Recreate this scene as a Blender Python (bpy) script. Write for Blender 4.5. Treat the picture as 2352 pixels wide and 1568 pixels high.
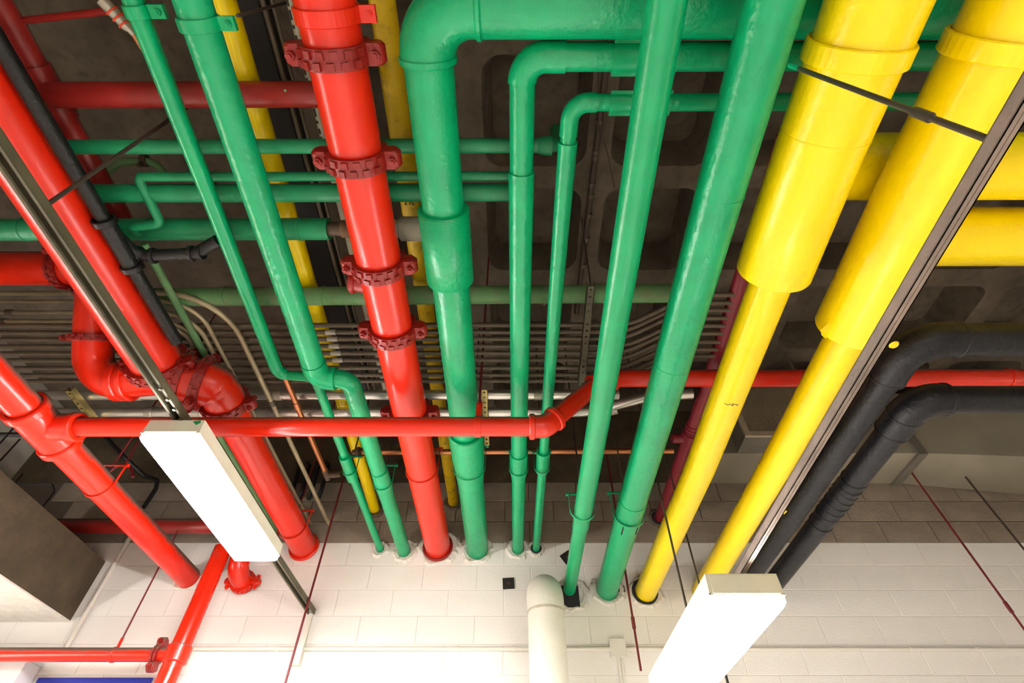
import bpy, bmesh, math, random
from mathutils import Vector, Matrix, noise

for o in list(bpy.data.objects):
    bpy.data.objects.remove(o)
sc = bpy.context.scene
COL = sc.collection
random.seed(7)

# ------------------------------------------------------------------ camera
EYE = 1.6                      # camera height; heights below are given above the eye
F_PX = 1187.0
PITCH, YAW, ROLL = math.radians(48.07), math.radians(.29), math.radians(.138)
_f = Vector((0, math.cos(PITCH), math.sin(PITCH)))
_u = Vector((0, -math.sin(PITCH), math.cos(PITCH)))
_r = Vector((1, 0, 0))
_r, _u = (math.cos(ROLL) * _r + math.sin(ROLL) * _u), (-math.sin(ROLL) * _r + math.cos(ROLL) * _u)
_m = Matrix.Rotation(YAW, 3, 'Z')
_r, _u, _f = _m @ _r, _m @ _u, _m @ _f
cam = bpy.data.cameras.new('camera')
cam.sensor_width = 36
cam.lens = 36 * F_PX / 2352
cam.clip_start = .02
camo = bpy.data.objects.new('camera', cam)
COL.objects.link(camo)
camo.matrix_world = Matrix(((_r.x, _u.x, -_f.x, 0), (_r.y, _u.y, -_f.y, 0), (_r.z, _u.z, -_f.z, EYE), (0, 0, 0, 1)))
sc.camera = camo

# ------------------------------------------------------------------ world, exposure
w = bpy.data.worlds.new('world')
sc.world = w
w.use_nodes = True
w.node_tree.nodes['Background'].inputs[0].default_value = (.9, .8, .65, 1)
w.node_tree.nodes['Background'].inputs[1].default_value = .004
sc.view_settings.view_transform = 'Standard'
sc.view_settings.look = 'None'
sc.view_settings.gamma = 1
sc.view_settings.use_curve_mapping = False
sc.view_settings.exposure = 0.53
sc.cycles.max_bounces = 4
sc.cycles.diffuse_bounces = 3
sc.cycles.glossy_bounces = 2
sc.cycles.transmission_bounces = 2
sc.cycles.caustics_reflective = False
sc.cycles.caustics_refractive = False
sc.cycles.use_adaptive_sampling = True
sc.cycles.adaptive_threshold = .12
sc.cycles.adaptive_min_samples = 16
sc.cycles.use_light_tree = False
LENS_POWER = 116.0              # the two luminaires in view and the added one behind
TUBE_POWER = 50.0              # unseen bare tube battens low on the left side wall
FILL_POWER = 6.0            # weak tubes added out of view on the other walls as fill

D = 4.35                       # distance of the block wall


def ray(u, v):
    return (u - 1176) * _r - (v - 784) * _u + F_PX * _f


def at(u, v, H=None, y=None, X=None):
    """point (X, y, H above the eye) seen at a pixel of the photograph, at a known height, depth or offset"""
    d = ray(u, v)
    k = H / d.z if H is not None else y / d.y if y is not None else X / d.x
    return d * k


def xr(v1, v2, H, u=1176):
    """depth and radius of a pipe running left-right at height H that spans two rows"""
    a, b = ray(u, v1), ray(u, v2)
    f1, f2 = math.atan2(a.z, a.y), math.atan2(b.z, b.y)
    y = H / math.tan((f1 + f2) / 2)
    return y, math.hypot(y, H) * math.sin(abs(f1 - f2) / 2)


# ------------------------------------------------------------------ materials
MATS = {}


def mat(name, col, rough=.5, metal=0., bump=0., bscale=40., var=0., vscale=6., coat=0., emit=None, spec=.5, dust=None, dust_amt=.5, top_dust=None):
    if name in MATS:
        return MATS[name]
    m = bpy.data.materials.new(name)
    m.use_nodes = True
    nt = m.node_tree
    b = nt.nodes['Principled BSDF']
    b.inputs['Base Color'].default_value = (*col, 1)
    b.inputs['Roughness'].default_value = rough
    b.inputs['Metallic'].default_value = metal
    b.inputs['Specular IOR Level'].default_value = spec
    tc = nt.nodes.new('ShaderNodeTexCoord')
    base = None
    if var > 0:
        n = nt.nodes.new('ShaderNodeTexNoise')
        n.inputs['Scale'].default_value = vscale
        n.inputs['Detail'].default_value = 3
        nt.links.new(tc.outputs['Object'], n.inputs['Vector'])
        r = nt.nodes.new('ShaderNodeValToRGB')
        r.color_ramp.elements[0].position = .3
        r.color_ramp.elements[1].position = .7
        r.color_ramp.elements[0].color = (*[c * (1 - var) for c in col], 1)
        r.color_ramp.elements[1].color = (*[min(1, c * (1 + var * .6)) for c in col], 1)
        nt.links.new(n.outputs['Fac'], r.inputs['Fac'])
        base = r.outputs['Color']
    if dust:
        # settled dust / dirt speckle with a shape of its own
        n2 = nt.nodes.new('ShaderNodeTexNoise')
        n2.inputs['Scale'].default_value = 14
        n2.inputs['Detail'].default_value = 4
        nt.links.new(tc.outputs['Object'], n2.inputs['Vector'])
        r2 = nt.nodes.new('ShaderNodeValToRGB')
        r2.color_ramp.elements[0].position = .5
        r2.color_ramp.elements[1].position = .72
        nt.links.new(n2.outputs['Fac'], r2.inputs['Fac'])
        mu = nt.nodes.new('ShaderNodeMath')
        mu.operation = 'MULTIPLY'
        mu.inputs[1].default_value = dust_amt
        nt.links.new(r2.outputs['Color'], mu.inputs[0])
        mx = nt.nodes.new('ShaderNodeMixRGB')
        nt.links.new(mu.outputs[0], mx.inputs['Fac'])
        if base:
            nt.links.new(base, mx.inputs[1])
        else:
            mx.inputs[1].default_value = (*col, 1)
        mx.inputs[2].default_value = (*dust, 1)
        base = mx.outputs[0]
    if top_dust:
        # brown dust settled on whatever faces up
        g = nt.nodes.new('ShaderNodeNewGeometry')
        sx = nt.nodes.new('ShaderNodeSeparateXYZ')
        nt.links.new(g.outputs['Normal'], sx.inputs[0])
        n3 = nt.nodes.new('ShaderNodeTexNoise')
        n3.inputs['Scale'].default_value = 9
        n3.inputs['Detail'].default_value = 3
        nt.links.new(tc.outputs['Object'], n3.inputs['Vector'])
        ad = nt.nodes.new('ShaderNodeMath')
        ad.operation = 'MULTIPLY_ADD'
        ad.inputs[1].default_value = .5
        nt.links.new(n3.outputs['Fac'], ad.inputs[0])
        nt.links.new(sx.outputs['Z'], ad.inputs[2])
        mr = nt.nodes.new('ShaderNodeMapRange')
        mr.inputs['From Min'].default_value = top_dust[1]
        mr.inputs['From Max'].default_value = top_dust[2]
        nt.links.new(ad.outputs[0], mr.inputs['Value'])
        mx = nt.nodes.new('ShaderNodeMixRGB')
        nt.links.new(mr.outputs[0], mx.inputs['Fac'])
        if base:
            nt.links.new(base, mx.inputs[1])
        else:
            mx.inputs[1].default_value = (*col, 1)
        mx.inputs[2].default_value = (*top_dust[0], 1)
        base = mx.outputs[0]
        ra = nt.nodes.new('ShaderNodeMapRange')
        ra.inputs['To Min'].default_value = rough
        ra.inputs['To Max'].default_value = .9
        nt.links.new(mr.outputs[0], ra.inputs['Value'])
        nt.links.new(ra.outputs[0], b.inputs['Roughness'])
    if base:
        nt.links.new(base, b.inputs['Base Color'])
    if bump > 0:
        n = nt.nodes.new('ShaderNodeTexNoise')
        n.inputs['Scale'].default_value = bscale
        n.inputs['Detail'].default_value = 2
        nt.links.new(tc.outputs['Object'], n.inputs['Vector'])
        bm_ = nt.nodes.new('ShaderNodeBump')
        bm_.inputs['Strength'].default_value = bump
        bm_.inputs['Distance'].default_value = .01
        nt.links.new(n.outputs['Fac'], bm_.inputs['Height'])
        nt.links.new(bm_.outputs['Normal'], b.inputs['Normal'])
    if emit:
        b.inputs['Emission Color'].default_value = (*emit[0], 1)
        b.inputs['Emission Strength'].default_value = emit[1]
    MATS[name] = m
    return m


GREEN = mat('green_gloss_paint', (0.0, .35, .13), .3, bump=.12, bscale=55, var=.12, coat=.25)
GREENW = mat('green_painted_canvas_jacket', (0.0, .35, .135), .3, bump=.32, bscale=38, var=.14, coat=.25)
DGREEN = mat('dusty_green_paint', (.12, .27, .10), .6, bump=.2, bscale=60, var=.25, dust=(.2, .17, .11), dust_amt=.6)
GREENH = mat('green_paint_dirty', (.01, .25, .10), .45, bump=.2, bscale=50, var=.2, top_dust=((.20, .24, .15), .35, .8))
RED = mat('red_gloss_paint', (.74, .019, .004), .26, bump=.06, bscale=90, var=.06, top_dust=((.12, .085, .06), .3, .75))
REDC = mat('red_cast_iron_paint', (.27, .009, .006), .36, bump=.25, bscale=120, var=.2, top_dust=((.12, .085, .06), .3, .75))
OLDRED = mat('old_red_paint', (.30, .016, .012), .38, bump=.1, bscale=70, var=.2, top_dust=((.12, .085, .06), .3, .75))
MAROON = mat('maroon_paint', (.22, .012, .022), .4, bump=.1, bscale=70, var=.15)
YELLOW = mat('yellow_gloss_paint', (1.0, .72, .0), .3, bump=.16, bscale=45, var=.05, coat=.3)
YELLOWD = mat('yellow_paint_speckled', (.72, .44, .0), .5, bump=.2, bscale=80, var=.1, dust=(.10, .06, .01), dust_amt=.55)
BLACK = mat('black_painted_jacket', (.0105, .010, .0125), .40, bump=.4, bscale=40, var=.3, spec=.3, top_dust=((.07, .055, .03), .3, .8))
IRON = mat('black_cast_iron', (.011, .0095, .009), .42, bump=.3, bscale=80, var=.3, spec=.35)
STRUT = mat('aged_steel_strut', (.24, .18, .145), .6, metal=.0, bump=.15, bscale=90, var=.3)
STRUTO = mat('olive_aged_strut', (.095, .082, .047), .55, metal=.0, bump=.15, bscale=90, var=.3)
BRASSY = mat('yellow_zinc_strut', (.42, .33, .12), .35, metal=.7, var=.15)
CONDUIT = mat('dusty_grey_conduit', (.125, .092, .06), .5, metal=.15, bump=.15, bscale=60, var=.3, vscale=9)
CONDUITB = mat('tan_conduit', (.40, .32, .19), .42, metal=.25, bump=.1, bscale=60, var=.2)
SILVER = mat('bright_galvanised_conduit', (.62, .59, .54), .28, metal=.85, bump=.05, var=.1)
STEELFIT = mat('zinc_fitting', (.42, .38, .31), .4, metal=.5)
COPPER = mat('copper_tube', (.52, .20, .085), .35, metal=.9, var=.2)
BRONZE = mat('dirty_bronze_fitting', (.10, .065, .04), .5, metal=.4, bump=.4, var=.3)
WHITEP = mat('white_painted_jacket', (.78, .75, .66), .5, bump=.25, bscale=30, var=.06)
OLDWHITE = mat('stained_white_plastic', (.55, .50, .40), .5, bump=.2, var=.2, dust=(.25, .2, .12), dust_amt=.4)
WHITECON = mat('white_wall_conduit_paint', (.74, .70, .62), .5)
ENAMEL = mat('white_enamel_sheet', (.80, .76, .64), .4, var=.05)
DARKPL = mat('dark_plate', (.02, .017, .016), .5)
RODM = mat('red_painted_rod', (.16, .012, .014), .45)
RODB = mat('brown_steel_rod', (.07, .05, .038), .5, metal=.3)
RUST = mat('rusty_iron', (.16, .075, .035), .7, bump=.4, var=.5, vscale=30)
GAPDARK = mat('dark_gap_shade', (.02, .016, .02), .8)  # near-black that stands for the shade in gaps, slots and holes
BLUE = mat('blue_sign_panel', (.02, .035, .42), .4)
ALU = mat('aluminium_trim', (.6, .6, .6), .35, metal=.8)
GREYPL = mat('white_sheet_plastic', (.72, .71, .7), .3, bump=.3, bscale=8)
BEAMC = mat('brown_concrete', (.085, .060, .032), .85, bump=.6, bscale=25, var=.35, vscale=5, dust=(.06, .045, .03), dust_amt=.6)
CEILC = mat('dark_brown_concrete', (.135, .103, .072), .9, bump=.5, bscale=18, var=.35, vscale=3, dust=(.06, .045, .032), dust_amt=.6)
BLOCKB = mat('bare_brown_block', (.30, .24, .185), .9, bump=.7, bscale=60, var=.25, vscale=4)
BLOCKW = mat('cream_painted_block', (.88, .845, .80), .5, bump=.25, bscale=70, var=.04, vscale=3)
MORTB = mat('brown_mortar', (.11, .085, .065), .95, bump=.5, bscale=80)
MORTW = mat('cream_painted_mortar', (.80, .76, .71), .6, bump=.3, bscale=80)
PLASTER = mat('rough_cream_plaster', (.78, .73, .66), .65, bump=1., bscale=35, var=.1, vscale=12)
PLASTB = mat('rough_brown_plaster', (.15, .112, .082), .9, bump=1., bscale=35, var=.3, vscale=12)
DUCT = mat('painted_duct_sheet', (.30, .265, .20), .6, bump=.1, var=.15, vscale=2)
DUCTD = mat('dull_unit_casing', (.16, .14, .11), .6, bump=.15, var=.2)
LOUV = mat('beige_louver', (.50, .41, .29), .5, var=.15)
FLOORM = mat('light_concrete_floor', (.46, .425, .38), .6, bump=.2, var=.12, vscale=2)
ROOMW = mat('cream_room_wall', (.62, .58, .50), .7, bump=.3, bscale=20, var=.05)
LENS = mat('fluorescent_lens', (.9, .9, .88), .4, emit=((1, .975, .94), LENS_POWER))
FILL_TUBE = mat('fill_light_tube', (.9, .9, .88), .4, emit=((1, .92, .80), FILL_POWER))
TUBE = mat('fluorescent_tube', (.9, .9, .88), .4, emit=((1, .96, .90), TUBE_POWER))
PAINTY = mat('yellow_paint_splash', (.95, .62, .0), .4)
PAINTG = mat('green_paint_splash', (0, .34, .15), .4)
INK = mat('black_marker', (.03, .02, .005), .6)
REDBAND = mat('orange_red_band', (.75, .06, .015), .4)


# ------------------------------------------------------------------ mesh helpers
def W(p):
    return Vector((p[0], p[1], p[2] + EYE))


class MB:
    """collects verts and faces in eye-relative coordinates (X, y, H)"""

    def __init__(s):
        s.v, s.f, s.sm = [], [], []

    def add(s, vs, fs, smooth=True):
        n = len(s.v)
        s.v += [tuple(x) for x in vs]
        s.f += [tuple(i + n for i in q) for q in fs]
        s.sm += [smooth] * len(fs)
        return s

    def tube(s, path, r, seg=28, caps=True, start=0.):
        path = [Vector(p) for p in path]
        n = len(path)
        rr = r if isinstance(r, (list, tuple)) else [r] * n
        tang = []
        for i in range(n):
            a = (path[i] - path[i - 1]).normalized() if i > 0 else None
            b = (path[i + 1] - path[i]).normalized() if i < n - 1 else None
            if a is not None and (path[i] - path[i - 1]).length < 1e-6: a = b
            if b is not None and (path[i + 1] - path[i]).length < 1e-6: b = a
            tang.append(((a or b) + (b or a)).normalized())
        t0 = tang[0]
        ref = Vector((0, 0, 1)) if abs(t0.z) < .9 else Vector((1, 0, 0))
        n1 = (ref - t0 * ref.dot(t0)).normalized()
        vs = []
        for i in range(n):
            t = tang[i]
            n1 = (n1 - t * n1.dot(t)).normalized()
            n2 = t.cross(n1)
            for k in range(seg):
                a = start + 2 * math.pi * k / seg
                vs.append(path[i] + (n1 * math.cos(a) + n2 * math.sin(a)) * rr[i])
        fs = []
        for i in range(n - 1):
            for k in range(seg):
                a, b = i * seg + k, i * seg + (k + 1) % seg
                fs.append((a, b, b + seg, a + seg))
        s.add(vs, fs, True)
        if caps:
            s.add(vs[:seg], [tuple(range(seg))[::-1]], False)
            s.add(vs[-seg:], [tuple(range(seg))], False)
        return s

    def band(s, c, axis, r0, r1, w, seg=40, ch=None):
        """closed ring (inner radius r0, outer r1) of width w round an axis, edges eased"""
        c, ax = Vector(c), Vector(axis).normalized()
        ref = Vector((0, 0, 1)) if abs(ax.z) < .9 else Vector((1, 0, 0))
        n1 = (ref - ax * ref.dot(ax)).normalized()
        n2 = ax.cross(n1)
        e = (r1 - r0) * .3 if ch is None else ch
        prof = [(r0, -w / 2), (r1 - e, -w / 2), (r1, -w / 2 + e), (r1, w / 2 - e), (r1 - e, w / 2), (r0, w / 2)]
        m = len(prof)
        vs = []
        for k in range(seg):
            a = 2 * math.pi * k / seg
            d = n1 * math.cos(a) + n2 * math.sin(a)
            for (r, h) in prof:
                vs.append(c + d * r + ax * h)
        fs = []
        for k in range(seg):
            for j in range(m):
                a, b = k * m + j, k * m + (j + 1) % m
                a2, b2 = ((k + 1) % seg) * m + j, ((k + 1) % seg) * m + (j + 1) % m
                fs.append((a, a2, b2, b))
        s.add(vs, fs, False)
        return s

    def box(s, c, ax, ay, az):
        """box from centre and three half vectors"""
        c, ax, ay, az = Vector(c), Vector(ax), Vector(ay), Vector(az)
        vs = [c + ax * i + ay * j + az * k for i in (-1, 1) for j in (-1, 1) for k in (-1, 1)]
        fs = [(0, 1, 3, 2), (4, 6, 7, 5), (0, 4, 5, 1), (2, 3, 7, 6), (0, 2, 6, 4), (1, 5, 7, 3)]
        s.add(vs, fs, False)
        return s

    def bb(s, x0, x1, y0, y1, z0, z1):
        return s.box(((x0 + x1) / 2, (y0 + y1) / 2, (z0 + z1) / 2), ((x1 - x0) / 2, 0, 0), (0, (y1 - y0) / 2, 0), (0, 0, (z1 - z0) / 2))

    def prism(s, loop, off):
        """extrude a closed loop of points by a vector"""
        off = Vector(off)
        n = len(loop)
        loop = [Vector(p) for p in loop]
        vs = loop + [p + off for p in loop]
        fs = [(i, (i + 1) % n, (i + 1) % n + n, i + n) for i in range(n)]
        fs += [tuple(range(n))[::-1], tuple(range(n, 2 * n))]
        s.add(vs, fs, False)
        return s

    def hexnut(s, c, axis, r, h):
        c, ax = Vector(c), Vector(axis).normalized()
        s.tube([c - ax * h / 2, c + ax * h / 2], r, seg=6)
        for i in range(len(s.sm) - 8, len(s.sm)):
            s.sm[i] = False
        return s

    def mesh(s, name, off):
        me = bpy.data.meshes.new(name)
        o = Vector(off)
        me.from_pydata([(a - o.x, b - o.y, c + EYE - o.z) for a, b, c in s.v], [], s.f)
        me.polygons.foreach_set('use_smooth', s.sm)
        me.update()
        bm = bmesh.new()
        bm.from_mesh(me)
        bmesh.ops.recalc_face_normals(bm, faces=bm.faces)
        bm.to_mesh(me)
        bm.free()
        return me


def props(o, label=None, cat=None, group=None, kind=None):
    if label: o['label'] = label
    if cat: o['category'] = cat
    if group: o['group'] = group
    if kind: o['kind'] = kind
    return o


OFF = {}


def thing(name, label, cat, base, group=None, kind=None):
    o = bpy.data.objects.new(name, None)
    o.empty_display_size = .1
    COL.objects.link(o)
    b = W(base)
    o.location = b
    OFF[o.name] = b
    return props(o, label, cat, group, kind)


def part(name, mb, m, parent, label=None):
    off = OFF[parent.name]
    me = mb.mesh(name, off)
    me.materials.append(m)
    o = bpy.data.objects.new(name, me)
    COL.objects.link(o)
    o.parent = parent
    OFF[o.name] = off
    if label: o['label'] = label
    return o


def solo(name, mb, m, label=None, cat=None, group=None, kind=None):
    # origin in the middle of the thing's base
    xs, ys, zs = zip(*mb.v)
    off = Vector(((min(xs) + max(xs)) / 2, (min(ys) + max(ys)) / 2, min(zs) + EYE))
    me = mb.mesh(name, off)
    me.materials.append(m)
    o = bpy.data.objects.new(name, me)
    o.location = off
    COL.objects.link(o)
    OFF[o.name] = off
    return props(o, label, cat, group, kind)


def fillet(pts, rad, n=9):
    """polyline with rounded corners; rad a number or one per inner corner"""
    pts = [Vector(p) for p in pts]
    out = [pts[0]]
    for i in range(1, len(pts) - 1):
        r = rad[i - 1] if isinstance(rad, (list, tuple)) else rad
        a = (pts[i - 1] - pts[i]).normalized()
        b = (pts[i + 1] - pts[i]).normalized()
        ang = math.acos(max(-1, min(1, a.dot(b))))
        if ang > math.pi - .02:
            out.append(pts[i])
            continue
        d = r / math.tan(ang / 2)
        d = min(d, (pts[i - 1] - pts[i]).length * .98, (pts[i + 1] - pts[i]).length * .98)
        r2 = d * math.tan(ang / 2)
        c = pts[i] + (a + b).normalized() * (r2 / math.sin(ang / 2))
        s, e = pts[i] + a * d - c, pts[i] + b * d - c
        tot = math.pi - ang
        ax = s.cross(e).normalized()
        for k in range(n + 1):
            out.append(c + Matrix.Rotation(tot * k / n, 3, ax) @ s)
    out.append(pts[-1])
    return out


def subdiv(p, q, n, jit=0.):
    p, q = Vector(p), Vector(q)
    return [p + (q - p) * i / n for i in range(n + 1)]


YA = Vector((0, 1, 0))
XA = Vector((1, 0, 0))
ZA = Vector((0, 0, 1))


def coupling(parent, c, axis, side, r, w=.076, m=REDC, name='grooved_coupling'):
    """two-piece grooved coupling: ears along +-side, teeth round the housing, a bolt through each ear pair"""
    c, ax, sd = Vector(c), Vector(axis).normalized(), Vector(side).normalized()
    up = ax.cross(sd).normalized()
    R = r * 1.2
    ear, eh = r * 1.2 + .058, .036
    N = 64
    root = None
    for half in (0, 1):
        mb = MB()
        a0 = math.pi * half
        vs = []
        prof_w = [(-w / 2, .86), (-w / 2 * .72, 1), (w / 2 * .72, 1), (w / 2, .86)]
        for k in range(N + 1):
            t = a0 + .012 + (math.pi - .024) * k / N
            cs, sn = math.cos(t), math.sin(t)
            ro = R
            ac = ear - eh
            dd = eh * eh - (ac * sn) ** 2
            if dd > 0:
                ro = max(R, ac * abs(cs) + math.sqrt(dd))
            d = sd * cs + up * sn
            for (h, k2) in prof_w:
                vs.append(c + d * (r + (ro - r) * (k2 if ro > R * 1.01 else (.55 + .45 * k2 if k2 < 1 else 1))) + ax * h)
            vs.append(c + d * r * .995 + ax * w / 2)
            vs.append(c + d * r * .995 - ax * w / 2)
        M = 6
        fs = []
        for k in range(N):
            for j in range(M):
                a, b = k * M + j, k * M + (j + 1) % M
                fs.append((a, b, b + M, a + M))
        fs.append(tuple(range(M)))
        fs.append(tuple(range(N * M, N * M + M))[::-1])
        mb.add(vs, fs, False)
        # raised teeth
        nt = 6
        for row in (-1, 1):
            for k in range(nt):
                t = a0 + math.pi * (.2 + .6 * (k + (.25 if row > 0 else -.1)) / (nt - 1))
                d = sd * math.cos(t) + up * math.sin(t)
                tg = ax.cross(d)
                mb.box(c + d * (R + .001) + ax * row * w * .24, d * .0075, tg * .0135, ax * w * .18)
        o = part(name, mb, m, parent) if half == 0 else part('coupling_half', mb, m, root)
        if half == 0: root = o
    for sgn in (-1, 1):
        mb = MB()
        bc = c + sd * sgn * (r * 1.2 + .026)
        mb.tube([bc - up * (eh + .020), bc + up * (eh + .026)], .0095, seg=12)
        mb.hexnut(bc - up * (eh + .008), up, .0185, .016)
        mb.hexnut(bc + up * (eh + .008), up, .0185, .016)
        part('bolt', mb, m, root)
    return root


def clevis(label, X, y, H, r, m, top=.16, rod_to=3.66, group=None, strap_w=.03, loose=0., rodm=None):
    """clevis hanger: U strap under the pipe, cross bolt and a rod going up"""
    R = r + .004 + loose
    cz = H + loose
    t = thing('clevis_hanger', label, 'pipe hanger', (X, y, H - r - .01), group)
    pts = [(X - R * .98, cz + top)]
    for k in range(0, 17):
        a = math.pi + math.pi * k / 16
        pts.append((X + R * math.cos(a), cz + R * math.sin(a)))
    pts.append((X + R * .98, cz + top))
    mb = MB()
    th = .004
    vs, fs = [], []
    for i, (px, pz) in enumerate(pts):
        q0 = Vector(pts[max(0, i - 1)]); q1 = Vector(pts[min(len(pts) - 1, i + 1)])
        tg = (q1 - q0).normalized()
        nx, nz = tg.y, -tg.x
        for (dy, k) in ((-strap_w / 2, 0), (strap_w / 2, 0), (strap_w / 2, 1), (-strap_w / 2, 1)):
            vs.append((px + nx * th * k, y + dy, pz + nz * th * k))
    for i in range(len(pts) - 1):
        for j in range(4):
            a, b = i * 4 + j, i * 4 + (j + 1) % 4
            fs.append((a, b, b + 4, a + 4))
    fs += [(0, 1, 2, 3), tuple(range(len(vs) - 4, len(vs)))[::-1]]
    mb.add(vs, fs, False)
    part('strap', mb, m, t)
    mb = MB()
    mb.tube([(X - R - .02, y, cz + top - .02), (X + R + .02, y, cz + top - .02)], .007, seg=10)
    mb.hexnut((X - R - .014, y, cz + top - .02), XA, .014, .01)
    mb.hexnut((X + R + .014, y, cz + top - .02), XA, .014, .01)
    part('cross_bolt', mb, m, t)
    mb = MB()
    mb.tube([(X, y, cz + top - .03), (X, y, rod_to)], .006, seg=10)
    part('rod', mb, rodm or RODB, t)
    return t


def pipe_clamp(parent, X, y, H, r, m, w=.05, ear_side=1):
    mb = MB()
    mb.band((X, y, H), YA, r * .99, r + .009, w)
    o = part('band_clamp', mb, m, parent)
    mb = MB()
    ex = X + ear_side * (r + .03)
    mb.box((ex, y, H + .006), (.034, 0, 0), (0, w / 2, 0), (0, 0, .004))
    mb.box((ex, y, H - .006), (.034, 0, 0), (0, w / 2, 0), (0, 0, .004))
    mb.tube([(ex + .012, y, H - .026), (ex + .012, y, H + .026)], .006, seg=10)
    mb.hexnut((ex + .012, y, H - .015), ZA, .012, .01)
    part('clamp_bolt', mb, m, o)
    return o


def ytube(X, y0, y1, H, r, n=1, **k):
    return MB().tube(subdiv((X, y0, H), (X, y1, H), n), r, **k)


def yat(v, H, u=1176):
    return at(u, v, H=H).y


BACK = -2.6                     # pipes run on over and behind the camera to here
WALL_IN = D - .003

# ================================================================== STRUCTURE
mb = MB(); mb.bb(-5, 5.4, -3.2, D + .3, -1.7, -1.6)
solo('floor', mb, FLOORM, 'light concrete floor of the plant room', kind='structure')
mb = MB(); mb.bb(-5, -4.9, -3.2, D + .3, -1.6, 3.7)
solo('wall_left', mb, ROOMW, 'cream side wall', kind='structure')
mb = MB(); mb.bb(5.2, 5.3, -3.2, D + .3, -1.6, 3.7)
solo('wall_right', mb, ROOMW, 'cream side wall', kind='structure')
mb = MB(); mb.bb(-5, 5.4, -3.3, -3.2, -1.6, 3.7)
solo('wall_rear', mb, ROOMW, 'cream wall behind', kind='structure')

# ceiling: waffle slab with rounded domes on the right, plain slab on the left
CZ = 3.7
PIT = .915
mb = MB()
XS0 = .615 - 2 * PIT
YS0 = 1.675 - 5 * PIT
mb.bb(-5, XS0, -3.2, D + .3, CZ, CZ + .45)
NX, NY = 7, 8


def rounded(cx, cy, hx, hy, rad, n=6):
    out = []
    for (sx, sy, a0) in ((1, 1, 0), (-1, 1, 90), (-1, -1, 180), (1, -1, 270)):
        for k in range(n + 1):
            a = math.radians(a0 + 90 * k / n)
            out.append((cx + sx * (hx - rad) + rad * math.cos(a), cy + sy * (hy - rad) + rad * math.sin(a)))
    return out


for i in range(NX):
    for j in range(NY):
        cx, cy = XS0 + (i + .5) * PIT, YS0 + (j + .5) * PIT
        h = PIT / 2
        inner = rounded(cx, cy, .37, .37, .13)
        top = rounded(cx, cy, .31, .31, .10)
        outer = []
        for (px, py) in inner:
            dx, dy = px - cx, py - cy
            k = h / max(abs(dx), abs(dy))
            outer.append((cx + dx * k, cy + dy * k))
        n = len(inner)
        # force true square corners on the outer loop
        for ci, (sx, sy) in enumerate(((1, 1), (-1, 1), (-1, -1), (1, -1))):
            outer[ci * 7 + 3] = (cx + sx * h, cy + sy * h)
        vs = [(a, b, CZ) for a, b in outer] + [(a, b, CZ) for a, b in inner] + [(a, b, CZ + .34) for a, b in top]
        fs = []
        for k in range(n):
            k2 = (k + 1) % n
            fs.append((k, k2, k2 + n, k + n))
            fs.append((k + n, k2 + n, k2 + 2 * n, k + 2 * n))
        fs.append(tuple(range(2 * n, 3 * n)))
        mb.add(vs, fs, False)
mb.bb(-5, 5.4, -3.2, D + .3, CZ + .46, CZ + .5)
solo('ceiling', mb, CEILC, 'dark brown concrete waffle slab ceiling', kind='structure')

# block wall ahead: backing in mortar colour, every block its own piece
CH, CL = .2025, .45
ROW_TOP0 = 1.997 + 4 * CH       # top of the highest block course
NROW = 12
wl = thing('wall_front', 'concrete block wall, cream painted below and bare brown above', None, (0, D, -1.6), kind='structure')
wl.pop('category', None)
mb = MB(); mb.bb(-5, 5.4, D + .006, D + .3, 1.997 + CH, ROW_TOP0)
part('mortar_bed', mb, MORTB, wl)
mb = MB(); mb.bb(-5, 5.4, D + .004, D + .3, ROW_TOP0 - NROW * CH, 1.997 + CH)
part('mortar_bed', mb, MORTW, wl)
mb = MB(); mb.bb(-5, 5.4, D, D + .3, -1.6, ROW_TOP0 - NROW * CH)
part('lower_wall', mb, BLOCKW, wl)
mb = MB(); mb.bb(-5, 5.4, D - .004, D + .3, ROW_TOP0, CZ)
part('tie_beam', mb, BEAMC, wl, 'smooth brown concrete beam above the blocks')


def block_mesh(name, m, L=CL, gap=.004, dep=.012):
    e = .003
    x, z = L / 2 - gap / 2, CH / 2 - gap / 2
    vs = []
    for (ix, iz, yy) in ((x, z, dep), (x, z, e), (x - e, z - e, 0)):
        vs += [(-ix, yy, -iz), (ix, yy, -iz), (ix, yy, iz), (-ix, yy, iz)]
    fs = []
    for r_ in (0, 4):
        for k in range(4):
            fs.append((r_ + k, r_ + (k + 1) % 4, r_ + 4 + (k + 1) % 4, r_ + 4 + k))
    fs.append((8, 9, 10, 11))
    me = bpy.data.meshes.new(name)
    me.from_pydata(vs, [], fs)
    me.materials.append(m)
    return me


bmW = block_mesh('block_painted', BLOCKW)
bmB = block_mesh('block_bare', BLOCKB, gap=.007)
for r_ in range(NROW):
    zc = ROW_TOP0 - (r_ + .5) * CH
    off = -.085 if r_ % 2 == 1 else -.31
    k0 = int((-4.4 - off) / CL)
    for k in range(k0, k0 + 22):
        x = off + (k + .5) * CL
        if x < -4.5 or x > 4.95: continue
        o = bpy.data.objects.new('concrete_block', bmB if r_ < 3 else bmW)
        COL.objects.link(o)
        o.parent = wl
        o.location = Vector((x, D, zc + EYE)) - OFF[wl.name] + Vector((0, random.uniform(-.0015, .0015), 0))


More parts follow.
